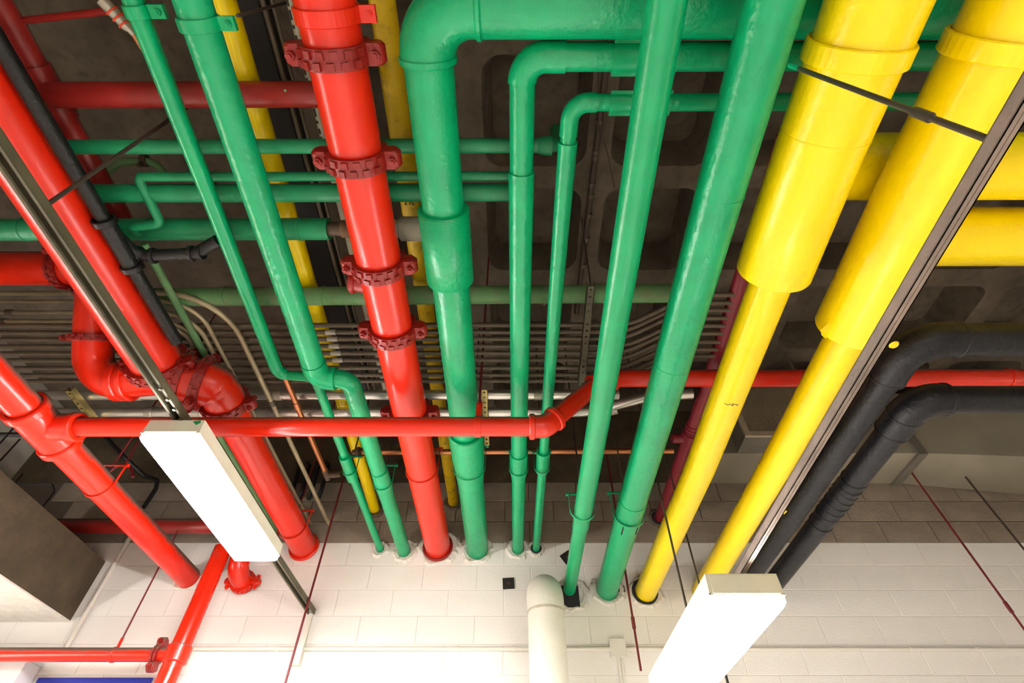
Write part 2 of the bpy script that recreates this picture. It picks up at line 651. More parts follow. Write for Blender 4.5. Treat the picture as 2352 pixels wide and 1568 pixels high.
def patch(X, H, r, m, seed, k=1.5, dark=None, squash=1.):
    """rough hand-thrown mortar ring where a pipe passes the wall"""
    rnd = random.Random(seed)
    n = 40
    mbp = MB()
    loop_in, loop_mid, loop_out = [], [], []
    for i in range(n):
        a = 2 * math.pi * i / n
        wv = noise.noise(Vector((math.cos(a) * 1.7, math.sin(a) * 1.7, seed * 3.1)))
        wv2 = noise.noise(Vector((math.cos(a) * 5, math.sin(a) * 5, seed * 1.7)))
        ro = r * (k + .5 * wv + .22 * wv2)
        ro = max(ro, r * 1.12)
        for L, rr, yy in ((loop_in, r * .97, D - .014), (loop_mid, r * .4 + ro * .6, D - .016 - .006 * (1 + wv2)), (loop_out, ro, D - .0015)):
            L.append((X + rr * math.cos(a), yy, H + rr * math.sin(a) * squash))
    vs = loop_in + loop_mid + loop_out
    fs = []
    for q in (0, n):
        for i in range(n):
            i2 = (i + 1) % n
            fs.append((q + i, q + i2, q + n + i2, q + n + i))
    mbp.add(vs, fs, False)
    part('mortar_patch', mbp, m, wl)
    if dark:
        mbd = MB()
        mbd.band((X + dark[0], D - .016, H + dark[1]), YA, r * .9, r * dark[2], .014)  # ring coloured dark for the shade in the gap round the pipe
        part('gap_shade_ring', mbd, GAPDARK, wl)


# beam at the left, brown side, painted underside
bL = thing('concrete_beam', 'brown stained concrete beam with cream underside in the left corner', 'beam', (-3.9, 2, 1.55))
mb = MB(); mb.bb(-4.15, -3.5, -3.2, D, 1.556, 2.03)
part('beam_body', mb, BEAMC, bL)
mb = MB(); mb.bb(-4.15, -3.5, -3.2, D, 1.545, 1.556)
part('painted_soffit', mb, PLASTER, bL, 'flaking cream painted soffit')

# sheet metal duct along the wall at the right
dt = thing('air_duct', 'beige rectangular air duct along the block wall at the right', 'duct', (3.4, 4.1, 2.79))
dx0 = at(1655, 1043, H=2.79).x
mb = MB(); mb.bb(dx0, 3.62, 3.86, D - .006, 2.79, 3.5)
part('duct_section', mb, DUCT, dt)
mb = MB()
mb.prism([(3.70, 3.86, 2.79), (3.70, D - .006, 2.79), (5.15, D - .02, 2.62), (5.15, 3.72, 2.62)], (0, 0, .72))
part('duct_section', mb, DUCT, dt)
mb = MB(); mb.bb(3.62, 3.70, 3.84, D - .006, 2.765, 3.52)
part('joint_flange', mb, DUCTD, dt)

# louvred unit
un = thing('ventilation_unit', 'dull grey ventilation unit with louvred front behind the yellow pipes', 'ventilation unit', (2.0, 3.5, 2.6))
ux0, ux1 = at(1712, 1002, H=2.6).x, 2.75
uy = yat(1002, 2.6, 1800)
mb = MB(); mb.bb(ux0, ux1, uy + .012, uy + .22, 2.6, 3.22)
part('casing', mb, DUCTD, un)
fr = MB()
for (a, b, c, d) in ((ux0, ux1, 2.6, 2.645), (ux0, ux1, 3.175, 3.22)):
    fr.bb(a, b, uy - .012, uy + .012, c, d)
fr.bb(ux0, ux0 + .045, uy - .012, uy + .012, 2.645, 3.175)
fr.bb(ux1 - .045, ux1, uy - .012, uy + .012, 2.645, 3.175)
part('grille_frame', fr, LOUV, un)
for hx in (ux0 + .1, ux1 - .1):
    mb = MB(); mb.bb(hx - .012, hx + .012, uy + .1, uy + .104, 3.22, CZ)
    part('hanger_strap', mb, STRUT, un)
mb = MB(); mb.bb(ux0 + .045, ux1 - .045, uy + .009, uy + .0115, 2.645, 3.175)
part('grille_gap_shade', mb, GAPDARK, un)
nl = 42
sl = MB(); sl.box((0, 0, 0), (.0045, -.008, 0), (.0016, .0008, 0), (0, 0, .265))
me_sl = sl.mesh('louver_blade', Vector((0, 0, EYE)))
me_sl.materials.append(LOUV)
for k in range(nl):
    o = bpy.data.objects.new('louver_blade', me_sl)
    COL.objects.link(o)
    o.parent = un
    x = ux0 + .055 + (ux1 - ux0 - .11) * k / (nl - 1)
    o.location = Vector((x, uy - .002, 2.91 + EYE)) - OFF[un.name]

# ================================================================== RED MAIN (centre)
CX, CHh, CR = -.663, 2.153, .109
t = thing('sprinkler_main', 'bright red grooved pipe with four bolted couplings, centre left', 'pipe', (CX, D, CHh - CR))
part('pipe_body', ytube(CX, BACK, WALL_IN, CHh, CR, seg=40), RED, t)
for vv in (121, 362, 608, 757, 948):
    coupling(t, (CX, yat(vv, CHh, 850), CHh), YA, XA, CR)
pipe_clamp(t, CX, yat(46, CHh - CR, 760), CHh, CR, RED, w=.055)
# side outlet under the third coupling
mb = MB()
yo = yat(660, CHh, 830)
mb.tube([(CX, yo, CHh), (CX - CR - .055, yo - .02, CHh + .03)], .052)
mb.band((CX - CR - .05, yo - .02, CHh + .028), (-.9, -.1, .1), .04, .064, .03)
part('side_outlet', mb, REDC, t)
mb = MB(); mb.band((CX, D - .02, CHh), YA, CR, CR + .022, .03)
part('wall_flange', mb, REDC, t)
patch(CX, CHh, CR + .02, PLASTER, 3, 1.3)
clevis('thin red clevis hanger under the centre red main', CX, yat(1108, CHh - CR, 970), CHh, CR, RED, strap_w=.012, top=.2)

# ================================================================== GREEN PIPES
# smallest green, left
ga_y = yat(862, 2.21, 660)
gaX0, gaX1 = -.645 * 2.21, -.556 * 2.2
t = thing('water_pipe', 'slim green pipe with a sideways jog, leftmost of the long green runs', 'pipe', (-1.16, D, 2.11))
pth = fillet([(-1.283, BACK, 2.215), (gaX0 - .012, ga_y, 2.215), (gaX1, ga_y + .02, 2.213), (-1.163, WALL_IN, 2.137)], [.07, .06])
part('pipe_body', MB().tube(pth, [.037 if p.y < ga_y + .0 and p.x < gaX1 - .05 else .029 for p in pth]), GREEN, t)
yg = yat(1085, 2.13, 805)
xg = gaX1 + (-1.163 - gaX1) * (yg - ga_y) / (D - ga_y)
mb = MB(); mb.tube([(xg - .003, yg - .13, 2.178), (xg, yg, 2.17), (xg + .004, yg + .13, 2.165)], .041)
part('insulation_saddle', mb, GREEN, t)
pipe_clamp(t, -1.376, yat(28, 2.2, 330), 2.215, .037, GREEN, w=.045)
patch(-1.163, 2.137, .036, PLASTER, 5, 2.2)
clevis('thin green clevis hanger on the slim jogged green pipe', xg, yg + .03, 2.168, .042, GREEN, strap_w=.01, top=.14)

# second green, left
GBH = 2.12
gb_y = yat(868, GBH, 740)
gbX0, gbX1 = -.542 * GBH, -.452 * GBH
t = thing('water_pipe', 'thicker green insulated pipe with a stepped elbow, second green run from the left', 'pipe', (gbX1, D, 2.06))
pth = fillet([(-1.049, BACK, GBH), (gbX0 - .004, gb_y, GBH), (gbX1 - .01, gb_y + .01, GBH), (gbX1 + .005, WALL_IN, GBH)], [.075, .075])
part('pipe_body', MB().tube(pth, [.064 if (p.y < gb_y - .05) else .055 for p in pth]), GREENW, t)
mb = MB(); mb.tube(fillet([(gbX0 - .001, gb_y - .13, GBH), (gbX0 - .004, gb_y, GBH), (gbX0 + .10, gb_y + .006, GBH)], .072), .069)
part('elbow_cover', mb, GREENW, t)
yh = yat(1120, GBH - .055, 865)
mb = MB(); mb.tube([(gbX1 + .0, yh - .14, GBH), (gbX1, yh + .12, GBH)], .0605)
part('insulation_saddle', mb, GREENW, t)
pipe_clamp(t, -1.115, yat(62, GBH - .06, 470), GBH, .064, GREEN, w=.045)
patch(gbX1 + .005, GBH, .06, PLASTER, 8, 1.8)
clevis('thin green clevis hanger on the stepped green pipe', gbX1, yh + .02, GBH, .061, GREEN, strap_w=.012, top=.17)

# big green with elbow at the top
DX, DH = -.318, 2.14
dy = .335
t = thing('water_pipe', 'large green insulated pipe turning right at a wide elbow at the top of the picture', 'pipe', (DX, D, 2.05))
pth = fillet([(DX, WALL_IN, DH), (DX, dy, DH), (3.0, dy, DH)], .165, n=14)
part('pipe_body', MB().tube(pth, .094, seg=40), GREENW, t)
mb = MB(); mb.tube(fillet([(DX, dy + .17, DH), (DX, dy, DH), (DX + .195, dy, DH)], .165, n=14), .104, seg=40)
part('elbow_cover', mb, GREENW, t)
mb = MB(); mb.tube([(DX + .20, dy, DH), (DX + .62, dy, DH), (1.6, dy, DH)], [.105, .105, .109], seg=40)
part('jacket_sleeve', mb, GREENW, t)
mb = MB(); mb.band((DX, dy + .17, DH), YA, .09, .109, .03)
part('jacket_band', mb, GREENW, t)
mb = MB(); mb.band((DX + .195, dy, DH), XA, .09, .112, .025)
part('jacket_band', mb, GREENW, t)
y1, y2 = yat(508, DH - .11, 1020), yat(676, DH - .11, 1035)
mb = MB(); mb.tube([(DX, y1, DH), (DX, y1 + .004, DH), (DX, y2 - .012, DH), (DX, y2, DH)], [.110, .117, .117, .100], seg=40)
part('jacket_sleeve', mb, GREENW, t)
mb = MB(); mb.band((DX, y1 + .003, DH), YA, .094, .119, .014)
part('sleeve_lip', mb, GREEN, t)
y1, y2 = yat(1022, DH - .11, 1072), yat(1078, DH - .11, 1078)
mb = MB(); mb.tube([(DX, y1, DH), (DX, y2, DH), (DX, y2 + .3, DH)], [.116, .113, .096], seg=40)
part('jacket_sleeve', mb, GREENW, t)
mb = MB(); mb.band((DX, y1 + .01, DH), YA, .095, .119, .03)
part('sleeve_lip', mb, GREEN, t)
patch(DX, DH, .1, PLASTER, 11, 1.3)
clevis('thin green clevis hanger under the large green pipe', DX, yat(1103, DH - .11, 1078), DH, .108, GREEN, strap_w=.012, top=.2)

# middle green
EX, EH = .034, 2.14
ey, er = xr(97, 163, EH, 1400)
t = thing('water_pipe', 'medium green pipe with cracked jacket joints and an elbow to the right, centre', 'pipe', (EX, D, 2.08))
pth = fillet([(EX, WALL_IN, EH), (EX, ey, EH), (3.4, ey, EH)], .10, n=12)
part('pipe_body', MB().tube(pth, .050), GREENW, t)
mb = MB(); mb.tube(fillet([(EX, yat(190, EH), EH), (EX, ey, EH), (EX + .16, ey, EH)], .10, n=12), .0555)
part('elbow_cover', mb, GREENW, t)
mb = MB(); mb.tube([(EX, yat(405, EH - .05), EH), (EX, 2.0, EH), (EX, 3.0, EH)], [.056, .055, .053])
part('jacket_sleeve', mb, GREENW, t)
ys = yat(1075, EH - .05)
mb = MB(); mb.tube([(EX, ys - .11, EH), (EX, ys + .09, EH), (EX, ys + .2, EH)], [.062, .062, .052])
part('insulation_saddle', mb, GREENW, t)
cxp = at(1480, 130, H=EH).x
mb = MB(); mb.tube([(cxp - .12, ey, EH), (cxp + .12, ey, EH)], .054)
mb.box((cxp, ey, EH - .02), (.12, 0, 0), (0, .062, 0), (0, 0, .002))
part('cradle_plate', mb, GREEN, t)
patch(EX, EH, .056, PLASTER, 14, 1.8)
clevis('thin green clevis hanger on the medium green centre pipe', EX, yat(1092, EH - .06), EH, .062, GREEN, strap_w=.012, top=.17)

# slim green right of it
fy, fr_ = xr(215, 255, EH, 1400)
t = thing('water_pipe', 'slim green pipe with an elbow to the right, just right of the centre', 'pipe', (.2, D, 2.10))
FX0, FX1 = .227, .192
pth = fillet([(FX1, WALL_IN, EH), (FX0, fy, EH), (3.2, fy, EH)], .07, n=12)
part('pipe_body', MB().tube(pth, .033), GREENW, t)
mb = MB(); mb.tube(fillet([(FX0 - .002, fy + .13, EH), (FX0, fy, EH), (FX0 + .1, fy, EH)], .07, n=12), .037)
part('elbow_cover', mb, GREENW, t)
yb = yat(335, EH - .04, 1310)
mb = MB(); mb.tube([(FX0 - .002, yb, EH), (FX0 - .01, 1.5, EH), (.21, 2.4, EH)], [.041, .038, .0345])
part('jacket_sleeve', mb, GREENW, t)
ys = yat(1072, EH - .04, 1240)
mb = MB(); mb.tube([(.203, ys - .13, EH), (.201, ys + .1, EH), (.2, ys + .13, EH)], [.049, .046, .034])
part('insulation_saddle', mb, GREENW, t)
mb = MB()
cxp = at(1470, 235, H=EH).x
mb.tube([(cxp - .12, fy, EH), (cxp + .12, fy, EH)], .037)
mb.box((cxp, fy, EH - .012), (.12, 0, 0), (0, .047, 0), (0, 0, .002))
part('cradle_plate', mb, GREEN, t)
patch(FX1, EH, .038, PLASTER, 17, 2., dark=(0, -.002, 1.25))
clevis('thin green clevis hanger on the slim green pipe right of centre', .201, yat(1085, EH - .045, 1240), EH, .05, GREEN, strap_w=.01, top=.15)

# long straight green pipes right of centre
GX, GH = .452, 1.79
t = thing('water_pipe', 'long straight medium green pipe with rusty bare end over the white vertical pipe', 'pipe', (GX, D, 1.73))
ye = yat(1368, GH - .05, 1310)
yc = yat(1190, GH - .06, 1335)
part('pipe_body', MB().tube([(.436, BACK, GH), (GX + .006, 2.2, GH), (GX + .004, yc, GH)], .060), GREEN, t)
mb = MB(); mb.tube([(GX + .004, yc - .1, GH), (GX, ye, GH)], .0505)
part('lower_pipe', mb, GREEN, t)
mb = MB(); mb.tube([(GX, ye - .01, GH), (GX, WALL_IN, GH)], .046)
part('bare_pipe_end', mb, RUST, t)
mb = MB(); mb.band((GX + .003, yc + .1, GH - .004), YA, .049, .056, .24)
part('saddle_shield', mb, GREEN, t)
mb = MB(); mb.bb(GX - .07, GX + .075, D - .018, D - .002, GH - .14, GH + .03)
part('hole_shade_block', mb, GAPDARK, wl)  # square hole drawn as a block, its shade put into the colour
patch(GX + .02, GH - .03, .1, PLASTER, 21, 1.5)
clevis('loose green clevis hanger on the medium straight green pipe', GX + .004, yc + .03, GH, .055, GREEN, strap_w=.02, top=.13, loose=.024)

HX, HH = .765, 1.793
t = thing('water_pipe', 'thickest straight green pipe beside the yellow pipes', 'pipe', (HX, D, 1.705))
part('pipe_body', MB().tube([(.752, BACK, HH), (.768, 2.2, HH), (HX - .005, WALL_IN, HH)], .0875, seg=40), GREENW, t)
for vv, uu in ((470, 1650), (862, 1540)):
    mb = MB(); mb.band((.766, yat(vv, HH - .088, uu), HH), YA, .086, .0885, .004)
    part('jacket_seam', mb, GREEN, t)
yc = yat(1205, HH - .09, 1440)
mb = MB(); mb.tube([(HX, yc - .16, HH), (HX, yc + .17, HH)], .0905, seg=40)
part('saddle_shield', mb, GREEN, t)
for sx in (-.045, .05):
    mb = MB(); mb.box((HX + sx, yc + .1, HH - math.sqrt(.0905 ** 2 - sx * sx)), (.004, 0, 0), (0, .05, 0), (0, 0, .003))
    part('slot_shade', mb, GAPDARK, t)
patch(HX, HH, .093, PLASTER, 23, 1.4)
mb = MB(); mb.bb(HX + .085, HX + .14, D - .016, D - .004, HH - .02, HH + .03)
part('wall_chip_shade', mb, GAPDARK, wl)
clevis('green clevis hanger on the thickest straight green pipe', HX, yc + .02, HH, .094, GREEN, strap_w=.02, top=.17, loose=.006)

# ================================================================== YELLOW PIPES
IX, IH = 1.09, 1.775
t = thing('gas_pipe', 'yellow pipe with a thick upper sleeve, beside the thick green pipe', 'pipe', (IX, D, 1.69))
part('pipe_body', MB().tube([(1.075, 1.2, IH), (IX + .01, 2.6, IH), (1.072, WALL_IN, IH)], .0845, seg=40), YELLOW, t)
ysl = yat(672, IH - .14, 1770)
mb = MB(); mb.tube([(1.05, BACK, IH), (1.055, .7, IH), (1.068, ysl - .008, IH), (1.068, ysl, IH)], [.141, .141, .145, .141], seg=48)
part('thick_sleeve', mb, YELLOW, t)
mb = MB(); mb.band((1.055, yat(342, IH - .14, 1900), IH), YA, .139, .1425, .005)
part('sleeve_seam', mb, YELLOW, t)
yb = yat(148, IH - .15, 1950)
mb = MB(); mb.band((1.053, yb, IH), YA, .141, .154, .062)
part('support_band', mb, YELLOW, t)
yy1, rr1 = xr(300, 462, 2.075, 2300)
mb = MB(); mb.tube(fillet([(1.06, yy1, IH), (1.20, yy1, 2.075), (4.6, yy1, 2.075)], .17, n=12), .133, seg=40)
part('side_branch', mb, YELLOW, t)
mb = MB()
pm = at(1682, 930, H=IH - .084)
for (a, b) in (((-.035, 0), (-.018, .004)), ((-.018, .004), (-.01, -.006)), ((-.012, -.004), (.004, .005)), ((.004, .005), (.002, -.008)), ((-.005, -.01), (.02, -.004)), ((.022, .004), (.028, -.004))):
    mb.tube([(pm.x + a[0], pm.y + a[1], IH - .0842 + 6.0 * (pm.x + a[0] - IX) ** 2), (pm.x + b[0], pm.y + b[1], IH - .0842 + 6.0 * (pm.x + b[0] - IX) ** 2)], .0022, seg=6)
part('marker_scribble', mb, INK, t)
patch(1.072, IH, .09, PLASTER, 27, 1.55, dark=(-.008, .0, 1.22))

JX, JH = 1.54, 1.775
t = thing('gas_pipe', 'rightmost yellow pipe with a thick upper sleeve behind the dark strut', 'pipe', (JX, D, 1.69))
part('pipe_body', MB().tube([(1.52, 1.5, JH), (1.54, 2.6, JH), (1.54, WALL_IN, JH)], .0855, seg=40), YELLOW, t)
ysl = yat(806, JH - .15, 1915)
mb = MB(); mb.tube([(1.481, BACK, JH), (1.491, .7, JH), (1.516, ysl - .008, JH), (1.516, ysl, JH)], [.148, .148, .148, .145], seg=48)
part('thick_sleeve', mb, YELLOW, t)
mb = MB(); mb.band((1.492, yat(305, JH - .15, 2160), JH), YA, .147, .150, .006)
part('sleeve_seam', mb, YELLOW, t)
yb = yat(133, JH - .16, 2250)
mb = MB(); mb.band((1.487, yb, JH), YA, .148, .162, .062)
part('support_band', mb, YELLOW, t)
yy2, rr2 = xr(474, 611, 2.075, 2300)
mb = MB(); mb.tube(fillet([(1.50, yy2, JH), (1.72, yy2, 2.075), (4.6, yy2, 2.075)], .17, n=12), .133, seg=40)
part('side_branch', mb, YELLOW, t)
a = math.radians(196)
mb = MB(); mb.prism([(1.516 + .149 * math.cos(a), ysl - .07, JH + .149 * math.sin(a)), (1.516 + .152 * math.cos(a), ysl + .004, JH + .152 * math.sin(a)), (1.516 + .172 * math.cos(a), ysl - .03, JH + .172 * math.sin(a))], (.012, .004, -.02))
part('torn_flap', mb, YELLOW, t)

# ================================================================== high yellow pipes
W1H, W1R = 2.522, .046
t = thing('gas_pipe', 'yellow pipe high behind the two left green runs, ending in the bare block wall', 'pipe', (-1.29, D, 2.47))
part('pipe_body', MB().tube([(-1.185, BACK, W1H), (-1.20, .5, W1H), (-1.29, WALL_IN, W1H)], [.055, .055, .046]), YELLOW, t)
patch(-1.29, W1H, .05, PLASTB, 31, 1.9)
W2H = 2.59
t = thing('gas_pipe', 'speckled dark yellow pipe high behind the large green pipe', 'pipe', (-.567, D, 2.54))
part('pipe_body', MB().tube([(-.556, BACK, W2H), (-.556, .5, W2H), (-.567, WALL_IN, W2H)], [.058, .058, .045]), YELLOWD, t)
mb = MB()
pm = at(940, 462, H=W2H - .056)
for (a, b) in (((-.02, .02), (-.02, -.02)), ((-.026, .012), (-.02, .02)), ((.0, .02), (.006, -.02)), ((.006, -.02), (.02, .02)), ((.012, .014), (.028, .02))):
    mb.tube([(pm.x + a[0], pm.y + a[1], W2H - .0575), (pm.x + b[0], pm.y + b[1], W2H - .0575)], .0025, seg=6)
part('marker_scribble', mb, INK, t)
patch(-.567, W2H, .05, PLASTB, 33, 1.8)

# ================================================================== RED MANIFOLD (left)
MX, MH, MR = -2.07, 2.15, .133
t = thing('sprinkler_main', 'large red main with bolted offset fittings on the left, partly behind the light', 'pipe', (-1.83, D, 2.04))
ym = yat(862, MH - .1, 345)
part('pipe_body', ytube(MX, BACK, ym, MH, MR, seg=44), RED, t)
p1 = Vector((-2.05, ym + .09, MH))
p2 = Vector((-1.80, ym + .20, MH + .005))
off = fillet([(MX, ym - .02, MH), p1, p2, (-1.815, ym + .45, MH + .01)], [.1, .1], n=10)
part('offset_fitting', MB().tube(off, [.134] * (len(off) - 6) + [.12] * 6, seg=44), RED, t)
part('outlet_pipe', MB().tube([(-1.815, ym + .40, 2.16), (-1.83, WALL_IN, 2.155)], .106, seg=40), RED, t)
coupling(t, (MX, ym + .005, MH), YA, XA, MR, w=.07)
axd = (p2 - p1).normalized()
coupling(t, p1 + axd * .075, axd, ZA, MR, w=.055)
coupling(t, p1 + axd * .185, axd, ZA, MR, w=.055)
coupling(t, (-1.815, ym + .36, 2.158), YA, XA, .115, w=.07)
mb = MB(); mb.band((-1.83, D - .02, 2.155), YA, .105, .128, .03)
part('wall_flange', mb, RED, t)
clevis('red clevis hanger on the large red main near the wall', -1.828, yat(1236, 2.05, 690), 2.155, .108, RED, strap_w=.02, top=.16, rodm=RODM)

t = thing('branch_pipe', 'red branch dropping from the left edge through an elbow into the large main', 'pipe', (-2.49, 2.2, 2.0))
hy, hH = 2.215, 2.10
uy_, uH = 1.73, 2.585
LXx = -2.49
pth = fillet([(-4.85, uy_, uH), (LXx, uy_, uH), (LXx, hy, hH), (-2.04, hy - .02, hH + .03)], [.14, .16], n=12)
part('pipe_body', MB().tube(pth, .101, seg=36), RED, t)
cm = Vector((LXx, uy_ + .295, uH - .295))
coupling(t, cm, Vector((0, hy - uy_, hH - uH)), XA, .101, w=.04)
coupling(t, (LXx - .19, uy_, uH), XA, YA, .101, w=.05)
for q_, w_ in ((-2.33, .05), (-2.27, .03)):
    mb = MB(); mb.band((q_, hy - .005, hH + .012), (1, -.04, .06), .098, .117, w_)
    part('grooved_collar', mb, RED, t)

# red pipe lower left with tee and the long cross run
OX, OH, OR = -2.712, 1.885, .085
py, pr = xr(957, 1003, OH, 700)
t = thing('sprinkler_pipe', 'red pipe in the lower left running to the wall past the left light', 'pipe', (OX, D, 1.8))
part('pipe_body', ytube(OX, BACK, WALL_IN, OH, OR, seg=36), RED, t)
mb = MB()
mb.tube([(OX, py - .17, OH), (OX, py + .17, OH)], .100, seg=36)
mb.tube([(OX, py, OH), (OX + .19, py, OH)], .078, seg=36)
mb.band((OX, py - .16, OH), YA, .09, .113, .05)
mb.band((OX, py + .16, OH), YA, .09, .113, .05)
mb.band((OX + .185, py, OH), XA, .06, .086, .045)
part('tee_fitting', mb, RED, t)
clevis('red clevis hanger on the lower left red pipe', OX, yat(1140, OH - OR, 240), OH, OR, RED, strap_w=.016, top=.17, rodm=RODM)
patch(OX, OH, OR, PLASTER, 37, 1.25)

rise = .385
ex0 = at(1252, 978, y=py).x
t = thing('sprinkler_pipe', 'long red pipe crossing left to right below the others, kinked upward past the centre', 'pipe', (0, py, OH - .06))
pth = fillet([(OX + .15, py, OH), (ex0, py, OH), (ex0 + rise, py, OH + rise), (5.15, py, OH + rise)], .09, n=8)
part('pipe_body', MB().tube(pth, .0555, seg=36), RED, t)
mb = MB()
el = fillet([(ex0 - .075, py, OH), (ex0, py, OH), (ex0 + .055, py, OH + .055)], .09, n=8)
mb.tube(el, .066, seg=36)
mb.band((ex0 - .075, py, OH), XA, .054, .075, .035)
mb.band((ex0 + .058, py, OH + .058), (1, 0, 1), .054, .075, .035)
part('elbow_fitting', mb, RED, t)
mb = MB()
ex1, ez1 = ex0 + rise, OH + rise
mb.tube(fillet([(ex1 - .055, py, ez1 - .055), (ex1, py, ez1), (ex1 + .075, py, ez1)], .09, n=8), .066, seg=36)
mb.band((ex1 + .075, py, ez1), XA, .054, .075, .035)
mb.band((ex1 - .058, py, ez1 - .058), (1, 0, 1), .054, .075, .035)
part('elbow_fitting', mb, RED, t)
mb = MB(); mb.band((at(2308, 857, y=py).x, py, OH + rise), XA, .054, .062, .04)
part('pipe_joint', mb, RED, t)
sx = at(1098, 978, y=py).x
hg = thing('strap_hanger', 'red flat strap hanger round the long red cross pipe', 'pipe hanger', (sx, py, OH - .06))
mb = MB(); mb.band((sx, py, OH), XA, .0555, .062, .036)
mb.box((sx, py - .0, OH + .12), (.018, 0, 0), (0, .003, 0), (0, 0, .066))
part('strap', mb, RED, hg)
mb = MB(); mb.tube([(sx, py, OH + .16), (sx, py, 3.66)], .0075, seg=10)
part('rod', mb, RODM, hg)
mb = MB(); mb.tube([(sx, py - .02, OH + .155), (sx, py + .02, OH + .155)], .012, seg=10)
part('bolt', mb, RED, hg)

# riser and header on the wall, bottom left
qy = 4.08
q0, q1 = at(497, 1295, y=qy), at(372, 1560, y=qy)
t = thing('riser_pipe', 'red vertical pipe on the cream wall below the left light', 'pipe', (q1.x, qy, -1.6))
part('pipe_body', MB().tube([(q0.x, qy, 2.02), (q0.x, qy, -1.58)], .066, seg=32), RED, t)
mb = MB(); mb.band((q0.x, qy, at(400, 1503, y=qy).z), ZA, .06, .082, .11)
part('tee_fitting', mb, RED, t)
ry, rr_ = xr(1486, 1520, at(380, 1503, y=qy).z, 200)
t = thing('sprinkler_pipe', 'thin red pipe across the bottom left corner joining the vertical riser', 'pipe', (-3.2, qy, 1.2))
rz = at(200, 1503, y=qy).z
part('pipe_body', MB().tube([(-4.85, qy, rz), (q0.x - .05, qy, rz)], .0445, seg=32), RED, t)
coupling(t, (q0.x - .14, qy, rz), XA, ZA, .0445, w=.05)
rs = at(262, 1503, y=qy)
mb = MB(); mb.band((rs.x, qy, rz), XA, .0445, .049, .02)
mb.box((rs.x, qy, rz + .075), (.01, 0, 0), (0, .003, 0), (0, 0, .035))
part('strap', mb, RED, t)
rod_b = at(278, 1470, y=qy)
solo('hanger_rod', MB().tube([(rs.x, qy, rz + .1), (rs.x, qy, 2.22)], .006, seg=10), RODM, 'thin dark red rod holding up the thin red pipe at bottom left', 'rod')

# dark red header in the shade behind, with drop elbow into the wall
sy, sr = xr(1190, 1226, 2.22, 400)
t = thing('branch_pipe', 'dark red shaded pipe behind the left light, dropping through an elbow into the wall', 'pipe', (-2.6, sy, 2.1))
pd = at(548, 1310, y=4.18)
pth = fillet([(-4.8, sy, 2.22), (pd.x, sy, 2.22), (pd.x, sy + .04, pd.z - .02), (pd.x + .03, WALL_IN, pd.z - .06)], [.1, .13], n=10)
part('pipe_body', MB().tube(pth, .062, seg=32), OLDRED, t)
mb = MB(); mb.tube(fillet([(pd.x, sy + .03, pd.z + .16), (pd.x, sy + .04, pd.z - .02), (pd.x + .02, D - .05, pd.z - .05)], .12, n=10), .078, seg=32)
part('elbow_fitting', mb, RED, t)
coupling(t, (pd.x + .02, D - .075, pd.z - .048), (.1, 1, -.1), XA, .072, w=.045, m=RED)

# maroon pipe behind the yellow ones
TX, TH = 1.30, 2.425
t = thing('drain_pipe', 'maroon pipe high between the thick green and yellow pipes', 'pipe', (1.32, D, 2.37))
part('pipe_body', MB().tube([(1.27, .9, TH), (1.325, 2.6, TH), (1.325, WALL_IN, TH)], .046), MAROON, t)
yt = yat(1000, TH - .05, 1580)
mb = MB()
for k in range(4):
    mb.band((1.323, yt - .06 + .035 * k, TH), YA, .045, .052, .012)
mb.tube([(1.323, yt + .1, TH), (1.20, yt + .1, TH)], .035)
mb.band((1.323, yt + .1, TH), YA, .045, .058, .14)
part('tee_fitting', mb, MAROON, t)
patch(1.325, TH, .05, PLASTB, 41, 1.8, dark=(-.012, 0, 1.35))

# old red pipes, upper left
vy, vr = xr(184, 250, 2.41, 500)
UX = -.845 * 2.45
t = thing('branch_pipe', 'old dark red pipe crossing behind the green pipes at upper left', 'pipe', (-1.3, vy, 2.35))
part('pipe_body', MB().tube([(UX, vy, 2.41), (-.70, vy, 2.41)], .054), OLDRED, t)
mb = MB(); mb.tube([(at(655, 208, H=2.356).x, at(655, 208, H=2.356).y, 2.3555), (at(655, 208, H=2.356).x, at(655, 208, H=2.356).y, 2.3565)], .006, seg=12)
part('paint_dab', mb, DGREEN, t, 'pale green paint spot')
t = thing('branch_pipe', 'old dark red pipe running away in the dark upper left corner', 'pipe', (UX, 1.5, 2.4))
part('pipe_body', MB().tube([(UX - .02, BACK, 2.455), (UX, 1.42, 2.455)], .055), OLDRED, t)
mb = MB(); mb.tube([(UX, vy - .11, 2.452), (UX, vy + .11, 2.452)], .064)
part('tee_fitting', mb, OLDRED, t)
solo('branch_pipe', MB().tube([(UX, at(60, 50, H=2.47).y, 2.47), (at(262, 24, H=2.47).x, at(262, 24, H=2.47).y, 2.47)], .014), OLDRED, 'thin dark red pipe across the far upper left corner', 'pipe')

# ================================================================== GREEN CROSS RUNS
def crosspipe(name, label, v1, v2, H, u0, u1, m, uref=800, ends=None, rmul=1., tilt=0.):
    y, r = xr(v1, v2, H, uref)
    d = ray(uref, (v1 + v2) / 2)
    x0 = at(u0, (v1 + v2) / 2, y=y).x if u0 is not None else -4.85
    x1 = at(u1, (v1 + v2) / 2, y=y).x if u1 is not None else 5.1
    t = thing(name, label, 'pipe', ((x0 + x1) / 2, y, H - r))
    part('pipe_body', MB().tube([(x0, y + tilt, H), (x1, y - tilt, H)], r * rmul, seg=24), m, t)
    return t, x0, x1, y, r


